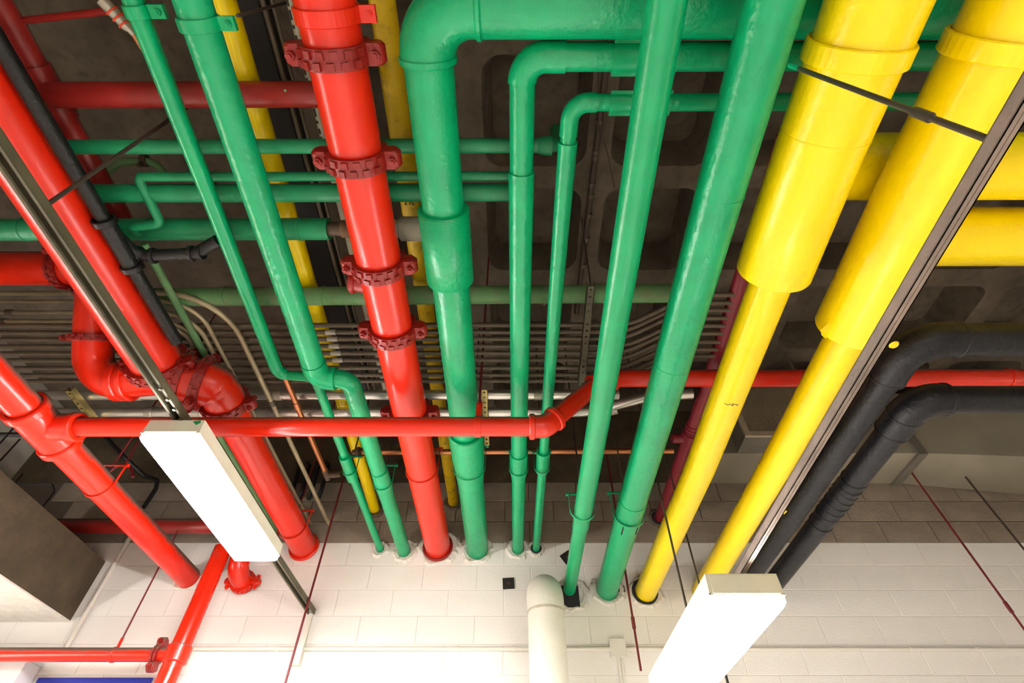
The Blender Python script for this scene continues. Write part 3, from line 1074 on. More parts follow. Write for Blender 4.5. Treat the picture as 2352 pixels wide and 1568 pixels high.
t, x0, x1, y, r = crosspipe('water_pipe', 'green cross pipe ending in a flared cap left of the slim green elbow', 318, 353, 2.325, None, 1250, GREENH)
mb = MB(); mb.tube([(x1 - .03, y, 2.325), (x1 + .0, y, 2.325), (x1 + .035, y, 2.325)], [.033, .042, .044])
mb.tube(fillet([(x1 + .03, y, 2.325), (x1 + .065, y, 2.325), (x1 + .065, y, 2.52)], .03), .03)
part('end_fitting', mb, GREENH, t)
t, x0, x1, y, r = crosspipe('water_pipe', 'thin upper green cross pipe of the close pair, with a bent drop leg', 394, 416, 2.325, 322, 1172, GREENH)
mb = MB()
pq = at(372, 512, H=2.27)
mb.tube(fillet([(x0 + .02, y, 2.325), (x0 - .01, y, 2.325), (pq.x, pq.y, 2.262), (at(300, 522, H=2.262).x, pq.y + .02, 2.262), (at(312, 548, H=2.262).x, pq.y + .07, 2.30)], [.025, .025, .02]), r, seg=20)
part('drop_leg', mb, GREENH, t)
t, x0, x1, y, r = crosspipe('water_pipe', 'thicker lower green cross pipe of the close pair', 421, 464, 2.335, 205, 1172, GREENH)
for uu in (215, 615, 500):
    mb = MB(); mb.band((at(uu, 442, y=y).x, y, 2.335), XA, r * .98, r + .004, .012)
    part('pipe_joint', mb, GREENH, t)
t, x0, x1, y, r = crosspipe('water_pipe', 'green cross pipe broken open beside the centre red main, with white end beyond', 500, 551, 2.345, None, 757, GREENH)
mb = MB(); mb.tube([(x1 - .02, y, 2.345), (x1 + .02, y, 2.345), (at(790, 525, y=y).x, y, 2.345)], [.036, .036, .036])
part('bare_joint', mb, BRONZE, t)
mb = MB(); mb.tube([(at(786, 525, y=y).x, y, 2.345), (at(850, 525, y=y).x, y, 2.345)], .045)
part('union_fitting', mb, RUST, t)
mb = MB()
xa, xb, xc = at(850, 522, y=y).x, at(922, 522, y=y).x, at(1040, 522, y=y).x
mb.tube([(xa, y, 2.345), (xb, y, 2.345)], .046)
mb.tube([(xb - .005, y, 2.345), (xb, y, 2.345), (xc, y, 2.345)], [.055, .062, .062])
part('white_end', mb, OLDWHITE, t, 'stained white plastic end')
for uu in (60, 350, 690):
    mb = MB(); mb.band((at(uu, 525, y=y).x, y, 2.345), XA, r * .98, r + .003, .014)
    part('pipe_joint', mb, GREENH, t)
t, x0, x1, y, r = crosspipe('water_pipe', 'dusty pale green cross pipe above the bank of thin conduits', 657, 700, 2.42, 250, 1560, DGREEN, tilt=.012)
for uu in (520, 745, 1250):
    mb = MB(); mb.band((at(uu, 678, y=y).x, y, 2.42), XA, r * .98, r + .003, .012)
    part('pipe_joint', mb, DGREEN, t)
# small dark green loop
lp = [at(205, 425, H=2.55), at(275, 372, H=2.55), at(352, 368, H=2.55), at(378, 400, H=2.6)]
t = thing('water_pipe', 'small dull green bent pipe with a valve in the shade at upper left', 'pipe', lp[1])
part('pipe_body', MB().tube(fillet(lp, .05), .019, seg=20), DGREEN, t)
mb = MB(); mb.band(lp[1].lerp(lp[2], .75), XA, .018, .03, .03); mb.tube([lp[1].lerp(lp[2], .75), lp[1].lerp(lp[2], .75) + Vector((0, .0, -.06))], .01)
part('valve', mb, BRONZE, t)
# dusty green run beside the manifold
gx = -.824 * 2.325
pth = fillet([(gx, yat(560, 2.325, 320), 2.325), (gx, 2.22, 2.325), (-2.12, 2.5, 2.315), (-2.12, WALL_IN, 2.315)], .08)
t = thing('water_pipe', 'slim dusty green pipe slanting behind the left red fittings and light', 'pipe', (-2.12, D, 2.3))
part('pipe_body', MB().tube(pth, .021, seg=20), DGREEN, t)
solo('water_pipe', MB().tube([(at(20, 80, H=2.62).x, -1.5, 2.62), (at(20, 150, H=2.62).x - .04, .9, 2.62)], .03), DGREEN, 'dim green pipe at the far left upper edge', 'pipe')

# ================================================================== BLACK PIPES
KX, KH = 1.83, 1.775
ky, kr = xr(740, 820, KH, 2300)
t = thing('drain_pipe', 'black jacketed pipe turning right beside the dark strut, upper of the pair', 'pipe', (KX, D, 1.7))
pth = fillet([(KX, WALL_IN, KH), (KX, ky, KH), (5.1, ky, KH)], .14, n=12)
part('pipe_body', MB().tube(pth, [.070 if p.y > ky + .05 else .078 for p in pth], seg=36), BLACK, t)
mb = MB(); mb.tube(fillet([(KX, ky + .24, KH), (KX, ky, KH), (KX + .2, ky, KH)], .14, n=12), .083, seg=36)
part('elbow_cover', mb, BLACK, t)
for q_ in (((KX, ky + .24, KH), YA), ((KX + .2, ky, KH), XA)):
    mb = MB(); mb.band(*q_, .07, .086, .02)
    part('jacket_band', mb, BLACK, t)
pk = at(2052, 790, H=KH - .075)
mb = MB(); mb.tube([(pk.x, pk.y, KH - .079), (pk.x, pk.y, KH - .085)], [.021, .017], seg=14)
part('paint_dab', mb, PAINTY, t, 'yellow paint splash')
pk = at(1805, 1175, H=KH - .07)
mb = MB(); mb.box((pk.x - .012, pk.y, KH - .0715), (.011, .003, 0), (-.003, .017, 0), (0, 0, .003))
part('paint_dab', mb, PAINTY, t, 'yellow paint splash')
patch(KX, KH, .072, PLASTER, 43, 1.5)

LX, LH = 2.05, 1.765
ly, lr = xr(888, 946, LH, 2300)
t = thing('drain_pipe', 'black jacketed pipe with a round elbow, lower of the pair at the right', 'pipe', (LX, D, 1.69))
pth = fillet([(LX, WALL_IN, LH), (LX, ly, LH), (5.1, ly, LH)], .11, n=12)
part('pipe_body', MB().tube(pth, .069, seg=36), BLACK, t)
mb = MB(); mb.tube(fillet([(LX, ly + .26, LH), (LX, ly, LH), (LX + .14, ly, LH)], .11, n=12), .083, seg=36)
part('elbow_cover', mb, BLACK, t)
for q_ in (((LX, ly + .25, LH), YA), ((LX, ly + .12, LH), YA), ((LX + .14, ly, LH), XA)):
    mb = MB(); mb.band(*q_, .07, .086, .02)
    part('jacket_band', mb, BLACK, t)
yw = yat(1165, LH - .07, 1915)
for k in range(7):
    mb = MB(); mb.band((LX, yw - .20 + .065 * k + random.uniform(-.01, .01), LH), (random.uniform(-.25, .25), 1, random.uniform(-.1, .1)), .067, .0735, .03, ch=.003)
    part('tape_wrap', mb, BLACK, t)
mb = MB(); mb.band((LX, yat(1222, LH - .07, 1880), LH), YA, .069, .074, .012)
part('band_clamp', mb, IRON, t)
patch(LX, LH, .072, PLASTER, 44, 1.5)

# cast iron drain by the left main
BX, BH = -1.883, 2.14
yb0 = yat(560, BH, 290)
t = thing('drain_pipe', 'black cast iron drain with a wye and side branch beside the left red main', 'pipe', (BX, 1.4, 2.15))
part('pipe_body', MB().tube([(BX - .02, BACK, BH), (BX, yb0 + .02, BH), (BX + .005, 1.92, BH)], .032), IRON, t)
mb = MB(); mb.band((BX - .005, yb0 - .12, BH), YA, .04, .052, .03); mb.band((BX, yb0 + .13, BH), YA, .04, .052, .03)
mb.tube([(BX, yb0 - .12, BH), (BX, yb0 + .14, BH)], .039)
part('hub', mb, IRON, t)
b1, b2, b3 = at(345, 588, H=2.19), at(450, 582, H=2.19), at(500, 572, H=2.19)
mb = MB(); mb.tube(fillet([(BX, yb0 - .08, BH), (b1.x - .06, b1.y, 2.19), (b2.x, b2.y, 2.19), (b3.x, b3.y - .03, 2.22)], .06), .030)
br = part('side_branch', mb, IRON, t)
for q in (at(320, 583, H=2.19), at(352, 587, H=2.19), at(440, 582, H=2.19), at(462, 580, H=2.19)):
    mb = MB(); mb.band(q, XA, .03, .040, .02)
    part('no_hub_band', mb, IRON, br)

# ================================================================== CONDUITS
cv = (746, 762, 777.5, 794, 810, 826, 844, 860, 874)
BANKH = 2.40
for i, vv in enumerate(cv):
    y = yat(vv, BANKH)
    xs = .70 + random.uniform(-.03, .03)
    sh = -.225
    t = thing('bank_conduit', ('topmost', 'second', 'third', 'fourth', 'middle', 'sixth', 'seventh', 'eighth', 'lowest')[i] + ' of the nine thin dusty conduits lying side by side across the middle', 'conduit', (0, y, BANKH), 'thin conduits in the middle bank')
    pth = fillet([(-4.85, y, BANKH), (xs, y, BANKH), (xs + .32, y + sh, BANKH), (1.55, y + sh, BANKH)], .3, n=7)
    part('conduit_tube', MB().tube(pth, .0145, seg=14), CONDUIT, t)
    if i in (1, 2, 3, 4, 5):
        mb = MB(); mb.tube([(at(745 + 4 * i, vv, y=y).x, y, BANKH), (at(768 + 4 * i, vv, y=y).x, y, BANKH)], .0175, seg=14)
        part('coupling_sleeve', mb, STEELFIT, t)
# two large bright conduits
for i, (va, vb) in enumerate(((895, 918), (935, 958))):
    y, r = xr(va, vb, BANKH, 800)
    t = thing('large_conduit', ('upper of two bright galvanised large conduits above the red cross pipe, straight', 'lower of two bright large conduits above the red cross pipe, bending at the right')[i], 'conduit', (0, y, 2.36))
    if i == 0:
        pth = [(-4.85, y, BANKH), (.72, y, BANKH)]
    else:
        xb_ = at(1350, 946, y=y).x
        pth = fillet([(-4.85, y, BANKH), (xb_, y, BANKH), (xb_ + .42, y - .17, BANKH), (xb_ + .7, y - .19, BANKH)], .5, n=10)
    part('conduit_tube', MB().tube(pth, r, seg=24), SILVER, t)
    for uu in ((320, 640, 1235) if i == 0 else (345, 455, 1408)):
        q = at(uu, (va + vb) / 2, y=y)
        yy = y if uu < 1350 else y - .03
        mb = MB(); mb.band((q.x, yy, BANKH), XA if uu < 1350 else (1, -.35, 0), r * .98, r + .004, .05)
        part('coupling_sleeve', mb, STEELFIT, t)


# five tan conduits from the left that bend toward the wall
for i, (vv, Xr) in enumerate(((673, -1.665), (692, -1.83), (717, -1.885), (737, -1.935), (747, -1.985))):
    H = 2.36
    y = yat(vv, H, 100)
    t = thing('bent_conduit', ('outermost tan conduit sweeping in a long bend from the left edge toward the wall', 'second tan conduit from the top bending toward the wall behind the dusty green pipe', 'third tan conduit from the top with a coupling at the left edge', 'fourth tan conduit from the top at the left edge', 'lowest bright tan conduit above the grey bank at the left edge')[i], 'conduit', (Xr, 3, H), 'tan conduits bending at the left')
    yh_ = yat(vv, 2.85, 100)
    pth = fillet([(-4.85, yh_, 2.85), (-2.9, yh_, 2.85), (-2.12, y, H), (Xr, y, H), (Xr, WALL_IN if i > 1 else D - .02, H)], [.2, .2, .33 if i == 0 else .2], n=8)
    part('conduit_tube', MB().tube(pth, (.0165, .0125, .0145, .0145, .0145)[i], seg=14), CONDUITB, t)
    if i in (0, 2, 3):
        q = (Xr, yat(925, H, 600), H) if i == 0 else (at((0, 0, 22, 5)[i], vv, y=yh_).x, yh_, 2.85)
        mb = MB(); mb.band(q, YA if i == 0 else XA, .013, .021, .05)
        part('coupling_sleeve', mb, CONDUIT, t)

# dark bent tubes that stand in for shadows on the bare wall
for k in range(4):
    a = at(700 + 22 * k - 12, 1062, y=4.27)
    b = at(655 + 22 * k + 6, 1140, y=4.30)
    m_ = [(a.x - .02, 4.27, a.z), (a.x + .01, 4.27, a.z - .03), (b.x + .03, 4.29, b.z + .05), (b.x, D, b.z)]
    solo('wall_tube', MB().tube(fillet(m_, .05), .02, seg=14), IRON, ('first', 'second', 'third', 'fourth')[k] + ' from the left of four short dark bent tubes modelling shadows on the bare blocks', 'conduit', 'dark shadow shapes on the bare wall')

# copper
t = thing('copper_pipe', 'copper tube running toward the wall behind the slim jogged green pipe', 'pipe', (-1.46, 3.4, 2.29))
CPH = 2.31
cx = -.635 * CPH
yce = yat(1085, CPH, 750)
part('pipe_body', MB().tube([(cx - .0, 1.45, CPH), (cx, yce, CPH)], .019, seg=20), COPPER, t)
mb = MB(); mb.band((cx, yce - .02, CPH), YA, .018, .025, .035); mb.tube([(cx, yce, CPH), (cx + .005, yce + .07, CPH - .01)], .024)
mb.tube([(cx, yce + .03, CPH), (cx + .12, yce + .01, CPH)], .028)
part('elbow_fitting', mb, BRONZE, t)
for q_, w_ in ((yce - .04, .012), (yat(930, CPH, 690), .06)):
    mb = MB(); mb.band((cx, q_, CPH), YA, .018, .023, w_)
    part('solder_joint', mb, COPPER, t)
cy, cr = xr(1030, 1046, 2.325, 1100)
c0, c1 = at(826, 1040, y=cy).x, at(1545, 1030, y=cy).x
t = thing('copper_pipe', 'level copper tube low behind the green pipes near the bare wall', 'pipe', ((c0 + c1) / 2, cy, 2.3))
part('pipe_body', MB().tube([(c0, cy, 2.325), (c1, cy, 2.335)], .021, seg=20), COPPER, t)
mb = MB(); mb.tube([(c0 - .05, cy + .02, 2.325), (c0 + .02, cy, 2.325)], .032); mb.band((c0 - .01, cy, 2.325), XA, .02, .04, .03)
part('end_fitting', mb, BRONZE, t)

# conduits running away between the yellow and red pipes, upper left
for i, (uu, vv, rr, m_, lab) in enumerate(((619, 60, .012, CONDUIT, 'left of two thin grey conduits running away beside the centre red main'), (640, 60, .009, CONDUIT, 'right of two thin grey conduits running away beside the centre red main'), (682, 60, .02, OLDWHITE, 'printed off white pipe running away close beside the centre red main'))):
    q = at(uu, vv, H=2.62)
    t = thing('ceiling_conduit', lab, 'conduit', (q.x, 1, 2.6))
    part('conduit_tube', MB().tube([(q.x, BACK, 2.62), (q.x, 2.9, 2.62)], rr, seg=14), m_, t)
    if i == 2:
        for k in range(16):
            mb = MB(); mb.box((q.x - .008, .35 + .045 * k, 2.62 - .0188), (.005, 0, 0), (0, .007 + .006 * (k % 3), 0), (0, 0, .0006))
            part('print_mark', mb, INK, t)
q = at(585, 60, H=2.75)  # near-black box along the dark band beside the yellow pipe
solo('dark_box_run', MB().bb(q.x - .11, q.x + .06, BACK, 3.0, 2.72, 2.9), DARKPL, 'dark box member running away beside the left yellow pipe', 'beam')

# conduit on the ceiling rib with bright couplings
rx = at(1352, 500, H=CZ - .03).x
t = thing('ceiling_conduit', 'dark brown conduit with pale couplings running along a ceiling rib', 'conduit', (rx, 1.5, 3.6))
part('conduit_tube', MB().tube([(rx + .03, -.5, CZ - .03), (rx - .02, 2.95, CZ - .03)], .022, seg=14), RODB, t)
for vv in (275, 345, 358, 420, 445, 490, 545, 605):
    mb = MB(); mb.tube([(rx, yat(vv, CZ - .03), CZ - .03), (rx, yat(vv + 9, CZ - .03), CZ - .03)], .025, seg=14)
    part('coupling_sleeve', mb, CONDUIT, t)
for (pts, hs, lab) in ((((1372, 60), (1375, 290), (1395, 350), (1412, 430)), (3.69, 3.5, 3.4, 3.3), 'thin dark wire drooping from the ceiling rib, left of the straight green pipe'), (((1440, 545), (1447, 600), (1465, 705)), (4.035, 3.6, 3.2), 'short thin wire end hanging right of the straight green pipe'), (((1335, 500), (1345, 570), (1357, 655)), (3.69, 3.2, 2.34), 'thin tie wire above the perforated strut')):
    solo('wire', MB().tube([at(a, b, H=h) for (a, b), h in zip(pts, hs)], .004, seg=8), RODB, lab, 'wire')


# ================================================================== STRUTS
def strut(name, label, p, q, m, wd=.041, dep=.041, holes=False, cat='strut', up=None):
    p, q = Vector(p), Vector(q)
    ax = (q - p).normalized()
    sd = ax.cross(ZA).normalized()
    upv = sd.cross(ax).normalized()
    L = (q - p).length
    hw, th = wd / 2, .003
    t = thing(name, label, cat, q - upv * dep / 2)
    c = (p + q) / 2
    mb = MB()
    mb.box(c + sd * (hw - th / 2), sd * th / 2, upv * dep / 2, ax * L / 2)
    mb.box(c - sd * (hw - th / 2), sd * th / 2, upv * dep / 2, ax * L / 2)
    if not holes:
        # open side down: web on top, inturned lips below
        mb.box(c + upv * (dep / 2 - th / 2), sd * hw, upv * th / 2, ax * L / 2)
        for s_ in (-1, 1):
            mb.box(c - upv * (dep / 2 - th / 2) + sd * s_ * (hw - .0055), sd * .0055, upv * th / 2, ax * L / 2)
            mb.box(c - upv * (dep / 2 - .006) + sd * s_ * (hw - .0105), sd * .0012, upv * .005, ax * L / 2)
    else:
        # perforated web facing down
        n = max(3, int(L / .048))
        st = L / n
        z = -upv * (dep / 2)
        for i in range(n):
            o = p + ax * (i + .5) * st + z
            oc = [sd * hw * math.copysign(1, cx_) + ax * st / 2 * math.copysign(1, cy_) for cx_, cy_ in ((1, 1), (-1, 1), (-1, -1), (1, -1))]
            outer = []
            inner = []
            for k in range(8):
                a = math.pi / 4 * k + math.pi / 8
                inner.append(o + (sd * math.cos(a) + ax * math.sin(a)) * .0085)
            outr = [o + sd * hw + ax * st * .2, o + sd * hw * .4 + ax * st / 2, o - sd * hw * .4 + ax * st / 2, o - sd * hw + ax * st * .2,
                    o - sd * hw - ax * st * .2, o - sd * hw * .4 - ax * st / 2, o + sd * hw * .4 - ax * st / 2, o + sd * hw - ax * st * .2]
            cor = [o + oc[0], o + oc[1], o + oc[2], o + oc[3]]
            vs = inner + outr + cor
            fs = [(k, (k + 1) % 8, 8 + (k + 1) % 8, 8 + k) for k in range(8)]
            fs += [(8, 9, 16), (10, 11, 17), (12, 13, 18), (14, 15, 19)]
            mb.add(vs, fs, False)
    part('channel', mb, m, t)
    return t


ps, pe = at(85, 480, H=1.62), at(722, 1412, H=1.62)
pe.y = D - .01
t = strut('strut_channel', 'long olive steel channel above the left light, ending at the cream wall', (ps.x - .0, BACK, 1.62), (at(716, 1408, y=D).x, D - .01, 1.62), STRUTO, wd=.055)
mb = MB()
for k in range(4):
    mb.tube([(-1.60, 1.72 + .07 * k, 1.598), (-1.60, 1.72 + .07 * k, 1.590)], .008, seg=10)
part('clip', mb, STRUTO, t)
solo('hanger_rod', MB().tube([(-1.6, .83, 1.64), (-1.6, .84, 3.68)], .008, seg=10), RODB, 'thin brown rod slanting up from the left steel channel', 'rod')
wx = at(716, 1412, y=D).x
bk = thing('wall_bracket', 'white bracket strip on the wall under the end of the left steel channel', 'bracket', (wx, D - .02, 1.28))
mb = MB(); mb.bb(wx - .016, wx + .016, D - .028, D - .002, 1.33, 1.60)
part('strip', mb, WHITECON, bk)
mb = MB(); mb.bb(wx - .05, wx + .02, D - .05, D - .002, 1.245, 1.375)
part('cover_box', mb, WHITECON, bk)

a_ = at(2129, 597, H=.89)
b_ = at(1763, 1210, H=.89)
sl_x = (b_.x - a_.x) / (b_.y - a_.y)
t = strut('strut_channel', 'dark brown steel channel crossing the yellow pipes above the right light', (a_.x + sl_x * (-1.7 - a_.y), -1.7, .89), (a_.x + sl_x * (3.35 - a_.y), 3.35, .89), STRUT, wd=.024, dep=.03)
RSX = b_.x
rt = at(1815, 150, H=1.70)
rb_ = at(2275, 322, H=.90)
t = thing('hanger_rod', 'brown sway rod with a sleeve from the thick green pipe to the right steel channel', 'rod', rb_)
part('rod_shaft', MB().tube([rb_, rt], .0065, seg=12), RODB, t)
dv_ = (rt - rb_).normalized()
cpt = at(2150, 270, H=1.06)
mb = MB(); mb.tube([rb_ + dv_ * .16, rb_ + dv_ * .21], .0105, seg=12)
part('rod_sleeve', mb, RODB, t)
mb = MB(); mb.tube([rt - dv_ * .06, rt + dv_ * .002], .0072, seg=12)
part('painted_tip', mb, PAINTG, t, 'green painted tip')
q = at(1508, 1095, y=2.9)
solo('hanger_rod', MB().tube([(q.x, 2.9, 3.68), (q.x, 2.9, q.z + .02), (at(1568, 1360, y=2.9).x, 2.9, .92)], .0065, seg=10), RODB, 'thin brown rod crossing the yellow pipe beside the thick green pipe', 'rod')
q = at(1575, 1222, y=3.6)
solo('hanger_rod', MB().tube([(q.x, 3.6, 3.66), (q.x, 3.6, at(1600, 1325, y=3.6).z - .3)], .0065, seg=10), RODB, 'thin brown rod between the two yellow pipes above the right light', 'rod')

for (u0, v0, u1, v1, H, m_, lab) in ((1357, 652, 1340, 880, 2.33, STRUTO, 'brown perforated channel carrying the thin conduits, right of centre'),
                                    (1112, 890, 1118, 1018, 2.33, BRASSY, 'short yellow zinc perforated channel under the large bright conduits at the centre'),
                                    (160, 893, 232, 990, 2.33, BRASSY, 'short yellow zinc perforated channel under the large bright conduits at the left')):
    p, q = at(u0, v0, H=H), at(u1, v1, H=H)
    q.x = p.x + (q.x - p.x) * .5
    strut('perforated_channel', lab, p, q, m_, holes=True)

# ================================================================== RODS ON THE WALL SIDE
for (u0, v0, u1, v1, y, m_, lab, sl_) in ((790, 1095, 652, 1580, 4.12, RODM, 'dark red rod slanting down the cream wall right of the left light', None),
                                   (1400, 1080, 1472, 1540, 4.15, RODM, 'dark red rod with a sleeve between the thick green and yellow pipe ends', (1459, 1430)),
                                   (2110, 1112, 2360, 1455, 4.15, RODM, 'dark red rod with a sleeve down the wall at the right', (2306, 1394)),
                                   (2241, 1128, 2420, 1345, 4.15, RODB, 'dark brown rod at the right edge of the wall', None)):
    p, q = at(u0, v0, y=y), at(u1, v1, y=y)
    xm = (p.x + q.x) / 2
    t = thing('hanger_rod', lab, 'rod', (q.x, y, q.z))
    part('rod_shaft', MB().tube(([(p.x, y, 3.69 if u0 < 1000 else 4.035)] if u0 < 2000 else []) + [(p.x, y, p.z + (.05 if u0 < 2000 else .3)), (q.x, y, q.z)], .0085 if y > 4 else .007, seg=12), m_, t)
    if sl_:
        zt = p.z + (.05 if u0 < 2000 else .3)
        s_ = at(*sl_, y=y)
        kx = (q.x - p.x) / (q.z - zt)
        mb = MB(); mb.tube([(p.x + kx * (s_.z + d_ - zt), y, s_.z + d_) for d_ in (-.04, .04)], .014, seg=12)
        part('rod_sleeve', mb, m_, t)
q0_ = at(1663, 1535, y=4.1)
t = thing('hanger_rod', 'dark rod end below the right light at the bottom edge', 'rod', (q0_.x, 4.1, q0_.z))
part('rod_shaft', MB().tube([(q0_.x, 4.1, 1.68), (q0_.x, 4.1, q0_.z - .3)], .009, seg=10), DARKPL, t)

# ================================================================== WALL FITTINGS
ch = at(900, 1491, y=D).z
t = thing('wall_tube', 'white painted conduit running level along the cream block wall', 'conduit', (1, D - .02, ch))
part('conduit_tube', MB().tube([(at(428, 1492, y=D).x, D - .016, ch), (5.1, D - .016, ch)], .0145, seg=14), WHITECON, t)
for uu in (640, 1050, 1180, 1918, 2090, 2240):
    mb = MB(); mb.band((at(uu, 1490, y=D).x, D - .016, ch), XA, .014, .018, .03)
    part('conduit_strap', mb, WHITECON, t)
bx = at(1417, 1488, y=D)
t = thing('junction_box', 'small white square junction box on the cream wall beside the white pipe', 'box', (bx.x, D - .03, ch - .06))
mb = MB(); mb.bb(bx.x - .057, bx.x + .057, D - .045, D - .002, ch - .057, ch + .057)
part('box_body', mb, WHITECON, t)
mb = MB(); mb.bb(bx.x - .06, bx.x + .06, D - .049, D - .045, ch - .06, ch + .06)
cvp = part('cover', mb, WHITECON, t)
for sx in (-1, 1):
    for sz in (-1, 1):
        mb = MB(); mb.tube([(bx.x + sx * .048, D - .051, ch + sz * .048), (bx.x + sx * .048, D - .048, ch + sz * .048)], .005, seg=8)
        part('screw', mb, WHITECON, cvp)
mb = MB(); mb.tube([(bx.x, D - .02, ch - .057), (bx.x, D - .02, -1.55)], .013, seg=12)
part('drop_conduit', mb, WHITECON, t)
l0, l1 = at(293, 1243, y=D - .02), at(150, 1482, y=D - .02)
t = thing('wall_tube', 'white painted conduit rising up the cream wall beside the left beam', 'conduit', (l1.x, D - .02, l1.z))
part('conduit_tube', MB().tube([(l0.x, D - .02, 2.45), (l0.x, D - .02, l1.z - .03)], .0165, seg=14), WHITECON, t)
mb = MB(); mb.band((l0.x, D - .02, at(205, 1390, y=D).z), ZA, .016, .02, .04)
part('coupling_sleeve', mb, WHITECON, t)

for (uu, vv, rot, lab) in ((1168, 1340, .06, 'small dark square plate on the cream wall left of the white vertical pipe'), (1303, 1280, .6, 'small dark plate tilted behind the medium straight green pipe')):
    q = at(uu, vv, y=D)
    t = thing('wall_plate', lab, 'plate', (q.x, D - .006, q.z - .05))
    c_, s_ = math.cos(rot), math.sin(rot)
    mb = MB(); mb.box((q.x, D - .005, q.z), (.048 * c_, 0, .048 * s_), (0, .004, 0), (-.045 * s_, 0, .045 * c_))
    part('plate_body', mb, DARKPL, t)
    mb = MB(); mb.hexnut((q.x, D - .012, q.z), YA, .011, .008)
    part('bolt', mb, RUST, t)

# white insulated pipe, bottom centre
vX, vY, vR = at(1256, 1450, y=4.08).x, 4.08, .134
vz = 1.70
t = thing('vent_pipe', 'white jacketed vertical pipe with a rounded elbow into the cream wall, bottom centre', 'pipe', (vX, vY, -1.6))
part('pipe_body', MB().tube(fillet([(vX, WALL_IN, vz), (vX - .0, vY, vz), (vX, vY, -1.58)], .14, n=14), vR, seg=44), WHITEP, t)
mb = MB(); mb.tube(fillet([(vX, D - .01, vz), (vX, vY, vz), (vX, vY, at(1256, 1388, y=vY - vR).z)], .14, n=14), vR + .005, seg=44)
part('elbow_cover', mb, WHITEP, t)
mb = MB(); mb.band((vX, vY, at(1256, 1390, y=vY - vR).z), ZA, vR, vR + .007, .02)
part('jacket_band', mb, OLDWHITE, t)

# small items at the lower left
solo('bent_rod', MB().tube(fillet([at(52, 1088, y=4.1), at(30, 1112, y=4.1), at(120, 1110, y=4.1), at(125, 1128, y=4.1), at(93, 1170, y=4.1)], .03), .008, seg=10), DARKPL, 'dark bent rod above the brown beam at the left', 'rod')
solo('flexible_conduit', MB().tube(fillet([at(240, 1000, y=3.6), at(285, 1050, y=3.7), at(330, 1092, y=3.9), at(362, 1102, y=4.1), at(358, 1122, y=4.2), at(330, 1165, y=4.345)], .08), .019, seg=14), IRON, 'dark bent conduit between the lower left red pipe and the left light', 'conduit')
solo('hanger_rod', MB().tube([at(318, 1012, y=3.4), at(290, 1062, y=3.4)], .008, seg=10), RODM, 'short dark red rod above the lower left red pipe', 'rod')
t = thing('strap_hanger', 'dark red strap loop above the lower left red pipe', 'pipe hanger', at(270, 1075, y=3.45))
pq = [at(252, 1083, y=3.45), at(275, 1066, y=3.45), at(300, 1075, y=3.45), at(305, 1095, y=3.45)]
part('strap', MB().tube(fillet(pq, .03), .012, seg=10), RODM, t)
for (a, b, lab) in (((0, 1058), (46, 1008), 'upper dark thin rod at the far left'), ((0, 1018), (35, 978), 'lower dark thin rod at the far left beside the red pipe')):
    solo('hanger_rod', MB().tube([at(*a, y=3.0), at(*b, y=3.0)], .006, seg=8), DARKPL, lab, 'rod')
q = at(30, 998, H=2.6)
solo('dark_conduit', MB().tube([(-4.8, q.y, 2.6), (at(60, 998, H=2.6).x + .3, q.y, 2.6)], .02, seg=14), DARKPL, 'dark level conduit at the far left under the large bright conduits', 'conduit')

# corner cabinet and blue sign, bottom left
cbx = at(96, 1518, y=4.30).x
cz = at(96, 1518, y=4.30).z
t = thing('wall_unit', 'glossy white casing with metal trim in the bottom left corner', 'cabinet', (cbx - .4, 4.25, .3))
mb = MB(); mb.bb(cbx - .8, cbx - .01, 4.18, 4.335, .3, cz - .03)
part('casing', mb, GREYPL, t)
mb = MB(); mb.bb(cbx - .8, cbx, 4.165, 4.34, cz - .03, cz - .004)
part('metal_trim', mb, ALU, t)
for k in range(5):
    mb = MB(); mb.prism([(cbx - .05 - .15 * k, 4.182, .35), (cbx - .1 - .15 * k, 4.16, .35), (cbx - .17 - .15 * k, 4.182, .35)], (-.12, 0, cz - .42))
    part('pleat', mb, GREYPL, t)
sg0, sg1 = at(72, 1558, y=D), at(352, 1558, y=D)
t = thing('wall_sign', 'blue sign panel on the cream wall at the bottom left edge', 'sign', ((sg0.x + sg1.x) / 2, D - .01, .8))
mb = MB(); mb.bb(max(sg0.x, cbx + .02), sg1.x, D - .014, D - .002, .75, at(200, 1559, y=D).z)
part('panel', mb, BLUE, t)
mb = MB(); mb.bb(max(sg0.x, cbx + .02), sg1.x, D - .012, D - .002, at(200, 1559, y=D).z, at(200, 1559, y=D).z + .005)
part('edge_strip', mb, BLUE, t)

# silver banded fitting, top left
f0, f1 = at(246, 12, H=2.33), at(293, 62, H=2.33)
t = thing('banded_fitting', 'bright metal fitting with three red bands at the top left', 'fitting', f1)
dv = (f1 - f0).normalized()
part('fitting_body', MB().tube([f0 - dv * .02, f1, f1 + dv * .012, f1 + dv * .03], [.024, .0215, .014, .014], seg=20), STEELFIT, t)
for k in range(3):
    mb = MB(); mb.band(f0.lerp(f1, .25 + .3 * k), dv, .021, .0265, .007)
    part('red_band', mb, REDBAND, t)
mb = MB(); mb.tube([f1 + dv * .02, (f1.x + .03, f1.y + .10, 2.33)], .012, seg=14)
part('copper_tail', mb, COPPER, t)
solo('hanger_rod', MB().tube([at(545, 36, H=2.14), at(668, 4, H=2.75)], .006, seg=10), RODB, 'thin grey rod rising from the clamp on the thicker left green pipe', 'rod')


